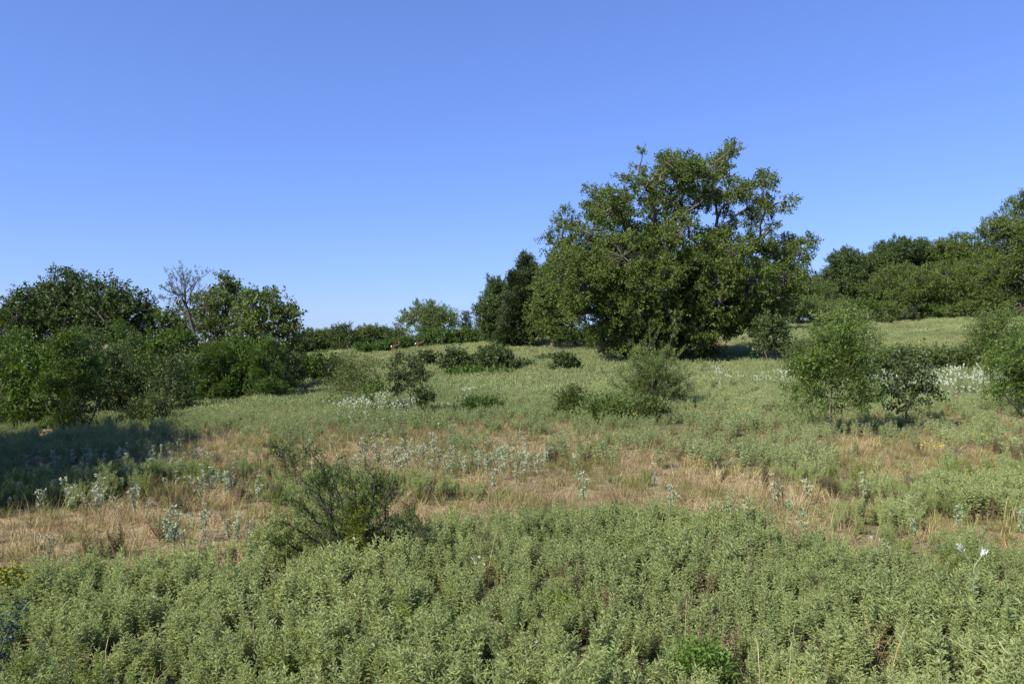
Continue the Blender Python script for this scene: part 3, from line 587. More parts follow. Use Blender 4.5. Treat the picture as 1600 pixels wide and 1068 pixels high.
tree('bright_sapling', 'low bright green sapling between the thin one and the round-headed one', 'tree', 585, 648,
     [(580,600,5),(592,597,5),(588,610,6),(578,616,4)], M_SAPB, 'big', bark=M_TWIG, trunk_r=.02, clump=.16, per=3, tw=.45, stems=1, seed=94, Y=Yat(632,650)-.4)
tree('tall_sapling', 'tall leafy sapling with pinnate leaves, biggest sapling at the right of the meadow', 'tree', 1298, 678,
     [(1312,508,6,9),(1290,522,9),(1322,532,9),(1300,545,11),(1328,556,9),(1282,562,9),(1306,572,13),(1340,584,11),(1276,590,11),(1256,602,11),(1238,612,9),(1300,598,12),(1350,606,10),(1362,620,7),
      (1330,624,11),(1268,622,11),(1242,630,9),(1354,634,9),(1262,572,6)], M_SAPB, 'pinnate', bark=M_TWIG, trunk_r=.028, clump=.24, per=6, tw=1.0, stems=1, seed=98, dens=.2, maxd=.3)
tree('dark_sapling', 'dark-leaved sapling with a thin trunk, right of the tall leafy sapling', 'tree', 1421, 672,
     [(1408,555,10),(1425,560,9),(1412,575,14),(1440,580,12),(1395,590,12),(1425,595,16),(1450,598,9),(1400,610,13),(1435,615,12),(1455,615,8),(1385,610,7),(1415,630,10,7)], M_SAP, 'big', bark=M_TWIG,
     trunk_r=.022, clump=.2, per=3, tw=.5, stems=1, seed=96, dens=.38, maxd=.3)

# --- feathery bush of the middle field (fan of upright wands)
def wand_bush(name, label, u0, vb, Y, tips, mat, seed, leaf=.75, kind='fine', n_side=10, r=.018, spread=.5):
    g = np.random.default_rng(seed); X = (u0-800)/F*Y; base = np.array([X, Y, float(gz(X, Y))])
    root = link(name, None, loc=base); tag(root, label, 'bush'); wood = []; lf = []; ly = []
    for (a, b) in tips:
        e = P(a, b, Y+g.normal(0, spread))-base
        s = np.array([g.normal(0, .08)+e[0]*.08, g.normal(0, .08), -.05]); pts = bend(s, e, 8, .05, .04, g); wood.append(tube(pts, np.linspace(r, .004, 8), 4))
        for j in range(n_side):
            t = g.uniform(.2, 1.0)*6.99; i = int(t); q = pts[i]+(pts[i+1]-pts[i])*(t-i); d = pts[i+1]-pts[i]; d /= np.linalg.norm(d)
            L = np.linalg.norm(e)*g.uniform(.08, .22)
            e2 = q+(d+g.normal(0, .55, 3))*L; wood.append(tube(bend(q, e2, 3, .05, 0, g), [.006, .004, .002], 3))
            for m in range(6): lf.append(q+(e2-q)*g.uniform(.1, 1.0)); ly.append(e2-q)
    lf = np.array(lf); ly = np.array(ly); n_ = len(lf)
    V, Fq, t = foliage(lf, np.arctan2(ly[:, 1], ly[:, 0])+g.normal(0, .5, n_), np.arctan2(np.hypot(ly[:, 0], ly[:, 1]), ly[:, 2])+g.normal(0, .3, n_), leaf*g.uniform(.6, 1.2, n_), g.random(n_), kind, g)
    link('stems', quads('stems', *merge(wood)[:2], M_TWIG, smooth=True), root); link('foliage', quads('foliage', V, Fq, mat, t), root)
g_ = np.random.default_rng(8)
tips = [(1020+s*84*g_.uniform(.4, 1), 526+abs(s)*38+g_.uniform(0, 70)) for s in np.linspace(-1, 1, 46)]
wand_bush('feathery_bush', 'fan-shaped feathery olive bush with many upright wands in front of the big tree', 1022, 640, Yat(1022, 640), tips, M_FEATH, 801, .62, n_side=10)

# --- the near shrub in the left foreground
def near_shrub():
    g = np.random.default_rng(55); Y = 7.6; u0 = 540; X = (u0-800)/F*Y; base = np.array([X, Y, float(gz(X, Y))])
    root = link('thorny_shrub', None, loc=base); tag(root, 'dark green arching thorny shrub with small pinnate leaves in the left foreground', 'bush')
    paths = [[(538,905),(522,840),(518,790),(505,745),(492,712),(482,698)], [(535,905),(510,800),(480,765),(462,735),(445,712),(430,698)],
     [(545,905),(548,850),(556,800),(552,750),(540,722)], [(548,905),(565,840),(580,790),(585,755),(570,730)], [(548,905),(580,850),(600,810),(608,775)],
     [(545,905),(590,865),(625,840),(655,825)], [(535,905),(500,850),(465,825),(440,815)], [(535,905),(490,870),(450,850),(425,850)], [(540,905),(530,850),(535,800),(525,760),(530,735)],
     [(545,905),(560,860),(590,830),(640,805)], [(540,905),(505,830),(485,795),(458,780)], [(548,905),(600,880),(640,870),(668,868)], [(536,905),(500,880),(462,872)], [(540,905),(552,870),(560,830),(556,790)],
     [(542,905),(545,840),(570,770),(600,750)],[(540,905),(525,830),(500,770),(510,730)]]
    wood = []; P1, Y1, T1 = [], [], []
    for k, pa in enumerate(paths):
        dz = g.normal(0, .16) if k else 0
        pts = np.array([P(a+g.normal(0, 2), b, Y+dz*i/3)-base for i, (a, b) in enumerate(pa)]); pts[0] = (g.normal(0, .02), g.normal(0, .02), -.05)
        tt = np.linspace(0, len(pts)-1, 16); pts = np.stack([np.interp(tt, np.arange(len(pts)), pts[:, c]) for c in range(3)], 1)
        pts[1:] += g.normal(0, .006, (15, 3)); wood.append(tube(pts, np.linspace(.016, .003, 16), 5))
        for j in range(34 if k < 2 else 25):
            t = g.uniform(.28, 1)*14.99; i = int(t); q = pts[i]+(pts[i+1]-pts[i])*(t-i); d = pts[i+1]-pts[i]; d /= np.linalg.norm(d)+1e-9
            e2 = q+(d*.6+g.normal(0, .6, 3))*g.uniform(.04, .16); wood.append(tube(bend(q, e2, 3, .05, 0, g), [.004, .003, .0015], 3))
            for m in range(3):
                P1.append(q+(e2-q)*g.uniform(0, 1)); dd = e2-q; Y1.append(math.atan2(dd[1], dd[0])+g.normal(0, .7)); T1.append(g.uniform(.9, 1.9))
    P1 = np.array(P1); n_ = len(P1)
    V, Fq, t = foliage(P1, np.array(Y1), np.array(T1), g.uniform(.24, .42, n_), g.random(n_), 'pinnate', g)
    link('stems', quads('stems', *merge(wood)[:2], M_BARKD, smooth=True), root); link('foliage', quads('foliage', V, Fq, M_LOCUST, t), root)
    # yellow-green shoots at its foot
    n_ = 170; pp = np.stack([g.normal(.12, .07, n_), g.normal(-.15, .06, n_), g.uniform(.12, .62, n_)], 1)
    V, Fq, t = foliage(pp, g.uniform(0, 6.28, n_), g.uniform(.1, .9, n_), g.uniform(.25, .4, n_), g.random(n_), 'pinnate', g)
    o = link('yellow_foliage', quads('yellow_foliage', V, Fq, leaf_mat('yellow_green_leaf', (.09, .14, .018), (.19, .20, .03), .4), t), root); o['label'] = 'yellow-green young shoots at the foot of the shrub'
near_shrub()
def edge_branch():
    g = np.random.default_rng(61); Y = 4.6; base = np.array([P(-30, 1000, Y)[0], Y, 0.0]); base[2] = float(gz(base[0], Y))
    root = link('dark_bush', None, loc=base); tag(root, 'dark blue-green leafy branch poking in at the left edge of the foreground', 'bush'); wood = []; lf = []
    for (a, b) in [(30, 945), (22, 968), (8, 955), (-10, 940), (-30, 950), (14, 975)]:
        e = P(a, b, Y+g.normal(0, .1))-base; pts = bend((0, 0, -.05), e, 7, .05, .1, g); wood.append(tube(pts, np.linspace(.008, .002, 7), 4))
        for j in range(22): lf.append(pts[3]+(pts[-1]-pts[3])*g.uniform(0, 1)+g.normal(0, .012, 3))
    lf = np.array(lf); n_ = len(lf)
    V, Fq, t = foliage(lf, g.uniform(-1, 1, n_), g.uniform(.6, 1.8, n_), g.uniform(.12, .2, n_), g.random(n_), 'broad', g)
    link('stems', quads('stems', *merge(wood)[:2], M_TWIG), root); link('foliage', quads('foliage', V, Fq, leaf_mat('blue_green_leaf', (.02, .05, .035), (.035, .075, .05), .1), t), root)
edge_branch()
bush('yellowing bush at the left edge of the foreground', 8, 950, 905, 24, M_YELLOW, 'broad', 83, name='yellow_bush', clump=.1, per=3, tw=.35, trunk_r=.008, Y=6.6, dens=.8)
bush('tiny patch of darker green leaves in the lower right foreground', 1095, 1072, 1040, 22, leaf_mat('vivid_leaf', (.06, .12, .02), (.12, .19, .04), .3), 'fine', 84, name='green_herb', clump=.05, per=3, tw=.4, trunk_r=.004, Y=4.7, dens=.7, levels=(.4, .75))

# ------------------------------------------------------------------ ground cover prototypes
def proto_ragweed(g, stems=5, H=.45, nodes=13, lobes=True):
    lv = []; st = []
    for s in range(stems):
        a = g.uniform(0, 6.28); r = g.uniform(.02, .11); bx, by = r*math.cos(a), r*math.sin(a)
        h = H*g.uniform(.65, 1.1); tx, ty = bx+g.normal(0, .06), by+g.normal(0, .06)
        st.append(tube([[bx*.4, by*.4, -.04], [(bx+tx)/2, (by+ty)/2, h*.5], [tx, ty, h*.97]], [.0035, .003, .0015], 3, .2))
        for k in range(nodes):
            f = .16+.84*k/nodes; px, py, pz = bx*.4+(tx-bx*.4)*f, by*.4+(ty-by*.4)*f, h*f
            for q in (0, 1):
                yaw = k*1.57+q*pi+g.normal(0, .45); tl = g.uniform(.95, 1.65)-.55*f*f; L = (.057-.024*f*f)*g.uniform(.75, 1.25)
                ti = .97 if (f < .42 and g.random() < .4) else g.random()*.35+.55*f
                if lobes:
                    lv.append(((px, py, pz), yaw, tl, g.normal(0, .4), L, L*.20, ti))
                    for m, ff in enumerate((.28, .5, .7)):
                        c = np.array([math.cos(yaw)*math.sin(tl), math.sin(yaw)*math.sin(tl), math.cos(tl)])*L*ff+np.array([px, py, pz])
                        for sg in (-1, 1): lv.append((c, yaw+sg*.75, tl-.05, g.normal(0, .3), L*(.52-.16*m), L*.14, min(.92, ti) if ti < .93 else ti))
                else:
                    lv.append(((px, py, pz), yaw, tl, g.normal(0, .5), L*1.15, L*.32, ti))
    T = template(lv, g); s = merge(st); V, Fq, t = merge([T, s])
    return V, Fq, t
def proto_grass(g, n=34, H=.28, W=.006, flat=.6, spread=.09, seg=4):
    V = []; Fq = []; T = []; o = 0
    for i in range(n):
        a = g.uniform(0, 6.28); r = spread*math.sqrt(g.random()); p = np.array([r*math.cos(a), r*math.sin(a), -.02]); yaw = a+g.normal(0, .8)
        th = g.uniform(.05, .4+flat*.5); L = H*g.uniform(.5, 1.2); w_ = W*g.uniform(.7, 1.3); ti = .97 if g.random() < .12 else g.random()*.92
        side = np.array([-math.sin(yaw), math.cos(yaw), 0])
        for k in range(seg+1):
            ww = w_*(1-(k/seg)**1.6*.9)
            V += [p-side*ww/2, p+side*ww/2]; T += [ti, ti]
            if k < seg:
                p = p+np.array([math.cos(yaw)*math.sin(th), math.sin(yaw)*math.sin(th), math.cos(th)])*L/seg; th += flat*g.uniform(.4, 1.1)*2/seg*1.1
                p[2] = max(p[2], .008)
                Fq.append([o+2*k, o+2*k+1, o+2*k+3, o+2*k+2])
        o += 2*(seg+1)
    return np.array(V), np.array(Fq), np.array(T)
def proto_patch(g, n=260, R=.55, H=.36, L=.10, W=.026, dryf=.08):
    lv = []
    for i in range(n):
        a = g.uniform(0, 6.28); r = R*math.sqrt(g.random()); hh = H*(.75+.5*vnoise(r*math.cos(a)+5, r*math.sin(a)+5, .25))*(1-(r/R)**3*.5)
        z = hh*g.uniform(.15, 1.0)**.6
        lv.append(((r*math.cos(a), r*math.sin(a), z), g.uniform(0, 6.28), g.uniform(0, .9), g.uniform(-1, 1), L*g.uniform(.6, 1.3), W*g.uniform(.6, 1.3), .97 if g.random() < dryf else g.random()*.3+.6*z/H*.9))
    V, Fq, t = template(lv, g); return V, Fq, np.minimum(t, .98)
def scatter(name, label, cat, protos, mat, x, y, sc, itint, g, tilt=.12, zoff=0.0):
    """one object: a cloud of points on the ground, each carrying one of the plant shapes"""
    pc = bpy.data.collections.new(name+'_shapes')
    for i, T in enumerate(protos):
        V, Fq, t = T; pc.objects.link(bpy.data.objects.new(f'{name}_shape_{i}', quads(f'{name}_shape', V, Fq, mat, t)))
    N = len(x); m = bpy.data.meshes.new(name); m.vertices.add(N)
    m.vertices.foreach_set('co', np.ascontiguousarray(np.stack([x, y, gz(x, y)+zoff], 1), np.float32).ravel())
    a = m.attributes.new('rot', 'FLOAT_VECTOR', 'POINT'); a.data.foreach_set('vector', np.ascontiguousarray(np.stack([g.normal(0, tilt, N), g.normal(0, tilt, N), g.uniform(0, 6.28, N)], 1), np.float32).ravel())
    for nm, val, ty in (('scl', sc, 'FLOAT'), ('itint', itint, 'FLOAT')):
        a = m.attributes.new(nm, ty, 'POINT'); a.data.foreach_set('value', np.ascontiguousarray(val, np.float32))
    a = m.attributes.new('pick', 'INT', 'POINT'); a.data.foreach_set('value', g.integers(0, len(protos), N).astype(np.int32))
    m.materials.append(mat)
    o = link(name, m); tag(o, label, cat, kind='stuff')
    gt = bpy.data.node_groups.new(name+'_nodes', 'GeometryNodeTree')
    gt.interface.new_socket('Geometry', in_out='INPUT', socket_type='NodeSocketGeometry'); gt.interface.new_socket('Geometry', in_out='OUTPUT', socket_type='NodeSocketGeometry')
    N_ = gt.nodes; L_ = gt.links; gi = N_.new('NodeGroupInput'); go = N_.new('NodeGroupOutput'); iop = N_.new('GeometryNodeInstanceOnPoints')
    ci = N_.new('GeometryNodeCollectionInfo'); ci.inputs['Collection'].default_value = pc; ci.inputs['Separate Children'].default_value = True; ci.inputs['Reset Children'].default_value = True
    def na(nm, ty):
        q = N_.new('GeometryNodeInputNamedAttribute'); q.data_type = ty; q.inputs['Name'].default_value = nm; return q.outputs['Attribute']
    L_.new(gi.outputs[0], iop.inputs['Points']); L_.new(ci.outputs[0], iop.inputs['Instance']); iop.inputs['Pick Instance'].default_value = True
    L_.new(na('pick', 'INT'), iop.inputs['Instance Index'])
    er = N_.new('FunctionNodeEulerToRotation'); L_.new(na('rot', 'FLOAT_VECTOR'), er.inputs[0]); L_.new(er.outputs[0], iop.inputs['Rotation'])
    L_.new(na('scl', 'FLOAT'), iop.inputs['Scale']); L_.new(iop.outputs[0], go.inputs[0])
    md = o.modifiers.new('plants', 'NODES'); md.node_group = gt
    return o
def field(g, y0, y1, per_m2, margin=1.15):
    """random points of the field between distances y0 and y1 in a wedge a little wider than the view"""
    hw = .643*margin; area = hw*(y1*y1-y0*y0); N = int(area*per_m2)
    y = np.sqrt(g.uniform(y0*y0, y1*y1, N)); x = g.uniform(-1, 1, N)*(hw*y+1.0)
    return x, y
gp = np.random.default_rng(77)
P_RAG = [proto_ragweed(gp, 9, .38, 18) for _ in range(6)]
P_RAGM = [proto_ragweed(gp, 8, .42, 12, False) for _ in range(5)]
P_PATCH = [proto_patch(gp) for _ in range(6)]
P_PATCHF = [proto_patch(gp, 240, .9, .34, .15, .036, .08) for _ in range(6)]
P_GR = [proto_grass(gp) for _ in range(5)]
P_ST = [proto_grass(gp, 40, .30, .005, 1.5, .13) for _ in range(5)]+[proto_grass(gp, 22, .34, .004, .8, .09) for _ in range(2)]
P_STF = [proto_grass(gp, 60, .36, .014, .7, .45, 3) for _ in range(5)]

def itint_of(x, y, g, amp=.5): return np.clip(.5+(fbm(x, y, 2.6, 61)-.5)*2.4*amp+(fbm(x, y, 9, 63)-.5)*1.6+g.normal(0, .10, len(x)), 0, 1)
# foreground ragweed
x, y = field(gp, 3.0, 13, 46, 1.25); gr, _ = cover(x, y)
clearing = fbm(x, y, .7, 71) > .21
k = (gp.random(len(x)) < gr**1.5*.95) & clearing; x, y = x[k], y[k]
hs_ = .70+.75*(fbm(x, y, 1.1, 73)-.22)+.25*(gp.random(len(x)) < .07)
edge = np.clip(cover(x, y)[0], .4, 1)
scatter('ragweed', 'feathery grey-green ragweed carpeting the foreground', 'ground cover', P_RAG, M_RAG, x, y, hs_*gp.uniform(.8, 1.15, len(x))*edge, itint_of(x, y, gp), gp)
# middle field
x, y = field(gp, 13, 36, 13); gr, _ = cover(x, y); k = (gp.random(len(x)) < gr**1.5) & (fbm(x, y, .9, 75) > .34); x, y = x[k], y[k]
scatter('meadow_herbs', 'green herbs covering the middle of the meadow', 'ground cover', P_RAGM, M_RAGF, x, y, gp.uniform(.75, 1.15, len(x))*(.65+.7*(fbm(x, y, 1.8, 73)-.2)), itint_of(x, y, gp), gp)
# far field
x, y = field(gp, 32, 62, 3.6, 1.1); gr, dd = cover(x, y); k = gp.random(len(x)) < gr*(1-.65*dd); x, y = x[k], y[k]
scatter('hillside_herbs', 'green herbs of the lower hillside behind the saplings', 'ground cover', P_PATCH, M_RAGF, x, y, gp.uniform(.7, 1.2, len(x)), itint_of(x, y, gp), gp)
x, y = field(gp, 60, 135, 1.1, 1.1); gr, dd = cover(x, y); k = gp.random(len(x)) < (1-.6*dd); x, y = x[k], y[k]
scatter('crest_herbs', 'pale green herbs of the upper meadow along the crest', 'ground cover', P_PATCHF, M_RAGF, x, y, gp.uniform(.7, 1.1, len(x)), itint_of(x, y, gp), gp)
x, y = field(gp, 30, 130, 1.5, 1.1); _, dd = cover(x, y); k = gp.random(len(x)) < (.12+.88*dd); x, y = x[k], y[k]
scatter('hillside_dry_grass', 'tan dry grass streaking the far hillside', 'grass', P_STF, M_STRAW, x, y, gp.uniform(.7, 1.2, len(x)), gp.random(len(x)), gp)
# dry band
x, y = field(gp, 3.2, 24, 34); gr, _ = cover(x, y); ntc = fbm(x, y, 1.0, 81)
k = (gp.random(len(x)) < np.where(gr < .6, .95, .28)); x, y, ntc = x[k], y[k], ntc[k]
green = gp.random(len(x)) < np.clip((ntc-.42)*5+.42, .15, .9)
s = ~green
scatter('dry_grass', 'matted straw-coloured dry grass of the bare band', 'grass', P_ST, M_STRAW, x[s], y[s], gp.uniform(.6, 1.25, s.sum()), itint_of(x[s], y[s], gp, .8), gp, .25)
scatter('green_grass', 'olive green grass tufts among the dry grass', 'grass', P_GR, M_GRASS, x[green], y[green], gp.uniform(.5, .95, green.sum()), itint_of(x[green], y[green], gp), gp, .15)
x, y = field(gp, 3.2, 11, 4); k = gp.random(len(x)) < .8; x, y = x[k], y[k]
scatter('tall_grass', 'scattered long grass blades among the foreground ragweed', 'grass', [proto_grass(gp, 12, .55, .006, .35, .05) for _ in range(4)], M_GRASS, x, y, gp.uniform(.6, 1.0, len(x)), gp.random(len(x)), gp, .15)

x, y = field(gp, 3.2, 16, 7.0, 1.2); k = (fbm(x, y, 1.2, 99) > .56) & (gp.random(len(x)) < np.where(cover(x, y)[0] > .6, .8, .22)); x, y = x[k], y[k]
scatter('withered_herbs', 'withered brownish herbs filling gaps among the ragweed', 'ground cover', P_RAG, leaf_mat('withered_leaf', (.10, .085, .045), (.25, .21, .11), .25, inst=True), x, y, gp.uniform(.6, .95, len(x)), gp.random(len(x)), gp, .25)
x, y = field(gp, 3.2, 13, 9.0, 1.2); k = (fbm(x, y, 1.0, 101) > .54) & (gp.random(len(x)) < cover(x, y)[0]); x, y = x[k], y[k]
scatter('green_weeds', 'fresher green narrow-leaved weeds mixed through the ragweed', 'ground cover', [proto_ragweed(gp, 6, .42, 16, True) for _ in range(4)], leaf_mat('fresh_weed_leaf', (.10, .15, .035), (.25, .32, .08), .35, inst=True), x, y, gp.uniform(.6, 1.0, len(x)), gp.random(len(x)), gp, .2)
def proto_stalk(g):
    p = []
    for i in range(3):
        b = np.array([g.normal(0, .04), g.normal(0, .04), -.03]); q = bend(b, b+np.array([g.normal(0, .09), g.normal(0, .09), g.uniform(.3, .55)]), 5, .04, 0, g)
        p.append(tube(q, np.linspace(.003, .0012, 5), 3, g.random()))
        for j in range(7):
            f = g.uniform(.45, 1)*3.99; k = int(f); c = q[k]+(q[k+1]-q[k])*(f-k); p.append(tube([c, c+np.array([g.normal(0, .025), g.normal(0, .025), g.uniform(.01, .05)])], [.002, .0008], 3, g.random()))
    return merge(p)
x, y = field(gp, 3.2, 20, 3.0); k = gp.random(len(x)) < .3+.7*(fbm(x, y, 1.8, 97) > .5); x, y = x[k], y[k]
scatter('dead_weed_stalks', 'thin brown dead weed stalks standing among the herbs', 'dead stalks', [proto_stalk(gp) for _ in range(5)], leaf_mat('dead_weed', (.09, .065, .04), (.30, .24, .15), .05, inst=True), x, y, gp.uniform(.6, 1.15, len(x)), gp.random(len(x)), gp, .2)

# ------------------------------------------------------------------ croton and snow-on-the-mountain plants (individuals)
def proto_croton(g, H=.42, heads=5):
    lv = []; st = []
    for s in range(heads):
        a = s*2*pi/heads+g.normal(0, .4); r = .07*g.uniform(.4, 1.3)*(s > 0); h = H*g.uniform(.62, 1.05); q = np.array([r*math.cos(a), r*math.sin(a), h])
        fk = np.array([0, 0, H*.3]); st.append(tube(np.array([fk, (fk+q)/2+np.array([0, 0, .02]), q]), [.004, .003, .0025], 4, .3))
        for k in range(7):
            lv.append((q+np.array([0, 0, -.012*(k//3)]), k*2.4+g.normal(0, .3), g.uniform(.5, 2.4), g.normal(0, .4), g.uniform(.03, .055), .017, g.random()*.5+.4))
        for k in range(9):
            f = g.uniform(.1, .9); lv.append((fk+(q-fk)*f, g.uniform(0, 6.28), g.uniform(1.7, 2.7), g.normal(0, .4), g.uniform(.035, .065), .018, g.random()*.6))
    st.append(tube([[0, 0, -.04], [g.normal(0, .01), g.normal(0, .01), H*.25], [0, 0, H*.55]], [.006, .005, .004], 5, .3))
    return template(lv, g), merge(st)
def proto_snow(g, H=.6):
    lv = []; st = []; br = []
    st.append(tube([[0, 0, -.04], [.01, 0, H*.3], [0, 0, H*.62]], [.006, .005, .004], 5))
    for k in range(12): f = .1+.5*k/12; lv.append(((0, 0, H*f), k*2.4, g.uniform(.7, 1.3), g.normal(0, .3), .06, .026, g.random()*.9))
    n_ = g.integers(2, 5)
    for s in range(n_):
        a = s*2*pi/n_+g.normal(0, .3); q = np.array([.12*math.cos(a), .12*math.sin(a), H*g.uniform(.88, 1.05)]); p0 = np.array([0, 0, H*.6])
        st.append(tube(np.array([p0, (p0+q)/2-np.array([0, 0, .01]), q]), [.004, .003, .003], 4))
        for k in range(10): br.append((q-np.array([0, 0, .01*(k//4)]), k*2.4+g.normal(0, .3), g.uniform(.15, .9), g.normal(0, .3), g.uniform(.04, .06), .012, g.random()*.92))
    return template(lv, g), merge(st), template(br, g)
def plant(name, label, cat, group, meshes, x, y, sc, rz, names):
    r = link(name, None, loc=(x, y, float(gz(x, y)))); r.rotation_euler = (0, 0, rz); r.scale = (sc,)*3; tag(r, label, cat, group)
    for nm, me in zip(names, meshes): link(nm, me, r)
    return r
gc = np.random.default_rng(91)
CR = []
for i in range(8):
    T, W_ = proto_croton(gc, .40, 2+i % 4); CR.append((quads('leaves', *T[:2], M_CROT, T[2]), quads('stem', *W_[:2], M_STEMG)))
CG = []
for i in range(4):
    T, W_ = proto_croton(gc, .45, 5+i % 2); CG.append((quads('leaves', *T[:2], M_CROTG, T[2]), quads('stem', *W_[:2], M_STEMG)))
SN = []
for i in range(6):
    T, W_, B_ = proto_snow(gc); SN.append((quads('leaves', *T[:2], M_CROTG, T[2]), quads('stem', *W_[:2], M_STEMG), quads('bracts', *B_[:2], M_SNOW, B_[2])))
# density of grey crotons as regions of the photograph: (u, base row, spread u, spread v, how many, phrase)
regs = [(110,735,110,38,60,'grey woolly croton in the big tree shadow at the left of the field','shaded grey plants at the left'),
 (100,790,110,12,18,'grey woolly croton along the sunny edge of the left shadow','grey plants along the shadow edge'),
 (250,725,70,30,38,'grey woolly croton in the sunny dry grass between the shadow and the thorny shrub','grey plants left of the thorny shrub'),
 (350,760,60,32,22,'pale croton standing just left of the thorny shrub','pale plants beside the thorny shrub'),
 (620,715,110,24,75,'silvery croton in the dry band behind the thorny shrub','silvery plants behind the thorny shrub'),
 (790,722,95,26,64,'silvery croton in the middle of the dry band','silvery plants in the middle of the dry band'),
 (290,845,70,28,7,'pale croton at the front edge of the left dry grass','pale plants at the front of the left dry grass')]
P0 = [(275,865,1.1),(285,850,1.0),(262,862,.9),(80,880,1.0),(372,850,.9),(393,845,.85),(315,870,.8)]
cnt = 0
for (u, v, su, sv_, nn, lb, gr_) in regs:
    for j in range(nn):
        uu = u+gc.normal(0, su*.55); vv = v+gc.normal(0, sv_*.6)+14
        if not 0 < vv < 900: continue
        Y = Yat(uu, vv); X = (uu-800)/F*Y
        plant('croton_plant', lb, 'plant', gr_, CR[gc.integers(0, 8)], X, Y, gc.uniform(.55, 1.1), gc.uniform(0, 6.28), ('leaves', 'stem')); cnt += 1
singles = [ # u, top row, base row, words, kind
 (910,742,800,'tallest green croton at the front edge of the dry band, centre','g'),(1048,762,815,'leafy green croton right of centre at the front edge of the dry band','g'),
 (1140,768,815,'broad green croton in front of the bare straw patch','g'),(1165,785,822,'small green croton leaning at the right foot of the broad one','g'),
 (1022,722,770,'lone pale croton standing in the straw right of centre','c'),(1210,742,800,'pale croton beside the dark dead stalks','c'),(1232,770,812,'croton just right of the dark dead stalks','g'),
 (1262,742,790,'slender croton right of the dark dead stalks','c'),(1255,798,850,'forked green croton below the straw patch at right','g'),(1350,740,790,'drooping croton in the grass at the right','c'),
 (1418,770,820,'drooping croton with grey top right of the previous patch of grass','c'),(1425,812,850,'tiny star-shaped croton at the right','g'),(1497,792,840,'two-headed croton near the right edge','g'),
 (1595,795,845,'croton cut by the right edge','g'),(1376,838,890,'bushy grey croton in the ragweed at the right','c'),(1360,850,900,'bushy grey croton left part of the clump in the ragweed','c'),
 (273,795,865,'tall green croton clump at the left, nearest to the thorny shrub','g'),(262,815,868,'short croton at the foot of the tall left clump','g'),(75,832,885,'lone grey croton in the left dry grass','c'),
 (372,812,862,'croton in front of the pinkish bare patch','g'),(392,815,868,'croton right of the pinkish bare patch','g'),(745,880,935,'white star-shaped plant in the ragweed below the shrub','w'),
 (1085,865,915,'pale plant poking out of the ragweed, right of centre','c'),(953,965,1030,'pale star-shaped plant low in the ragweed, centre','c'),(826,1002,1060,'bluish-white budding plant at the bottom centre','w'),
 (237,915,985,'pale croton in the ragweed at lower left','c'),(295,905,960,'pale croton right beside the lower left one','c'),(445,880,935,'grey plant in the shade under the thorny shrub','c'),
 (595,655,685,'white branched plant at the upper edge of the dry band','w'),(683,665,700,'white-headed plant at the upper edge of the dry band, centre','w')]
for i, (u, vt, vb, lb, kd) in enumerate(singles):
    # base on the ground so that the top appears at vt
    Hn = {'g': .45, 'c': .42, 'w': .6}[kd]
    best = None
    for Y in np.exp(np.linspace(math.log(3.6), math.log(45), 400)):
        X = (u-800)/F*Y; z = float(gz(X, Y)); rb = 534-F*(z-CAMZ)/Y
        e = abs(rb-vb)
        if best is None or e < best[0]: best = (e, X, Y, z)
    _, X, Y, z = best; h = (vb-vt)/F*Y*1.05; sc = h/Hn
    if kd == 'w': plant('snow_on_the_mountain_plant', lb, 'plant', None, SN[i % 6], X, Y, sc, gc.uniform(0, 6.28), ('leaves', 'stem', 'bracts'))
    else: plant('croton_plant', lb, 'plant', None, (CG if kd == 'g' else CR)[i % 4], X, Y, sc, gc.uniform(0, 6.28), ('leaves', 'stem'))
# white flowering clumps
wreg = [(610,648,50,11,30,'white-topped plant in the clump under the round-headed sapling','white plants under the round-headed sapling'),
 (545,652,30,8,14,'white-topped plant left of the sapling clump','white plants left of the sapling clump'),
 (1500,604,72,20,90,'white-topped plant in the dense white band at the right','dense white plants at the right'),
 (1395,612,60,14,40,'white-topped plant behind the right saplings','white plants behind the right saplings'),
 (1570,600,30,12,26,'white-topped plant beside the right-edge sumac','white plants beside the right-edge sumac'),
 (1205,604,28,8,18,'white-topped plant left of the tall leafy sapling','white plants left of the tall sapling'),
 (730,630,12,3,7,'white-topped plant in the small patch at the centre of the field','white plants at the centre of the field'),
 (1130,598,14,8,8,'white-topped plant in front of the big tree shadow','white plants in front of the big tree shadow')]
for (u, v, su, sv_, nn, lb, gr_) in wreg:
    for j in range(nn):
        uu = u+gc.normal(0, su*.6); vv = v+gc.normal(0, sv_*.6)+8; Y = Yat(uu, vv); X = (uu-800)/F*Y
        plant('snow_on_the_mountain_plant', lb, 'plant', gr_, SN[gc.integers(0, 6)], X, Y, gc.uniform(.75, 1.3), gc.uniform(0, 6.28), ('leaves', 'stem', 'bracts'))
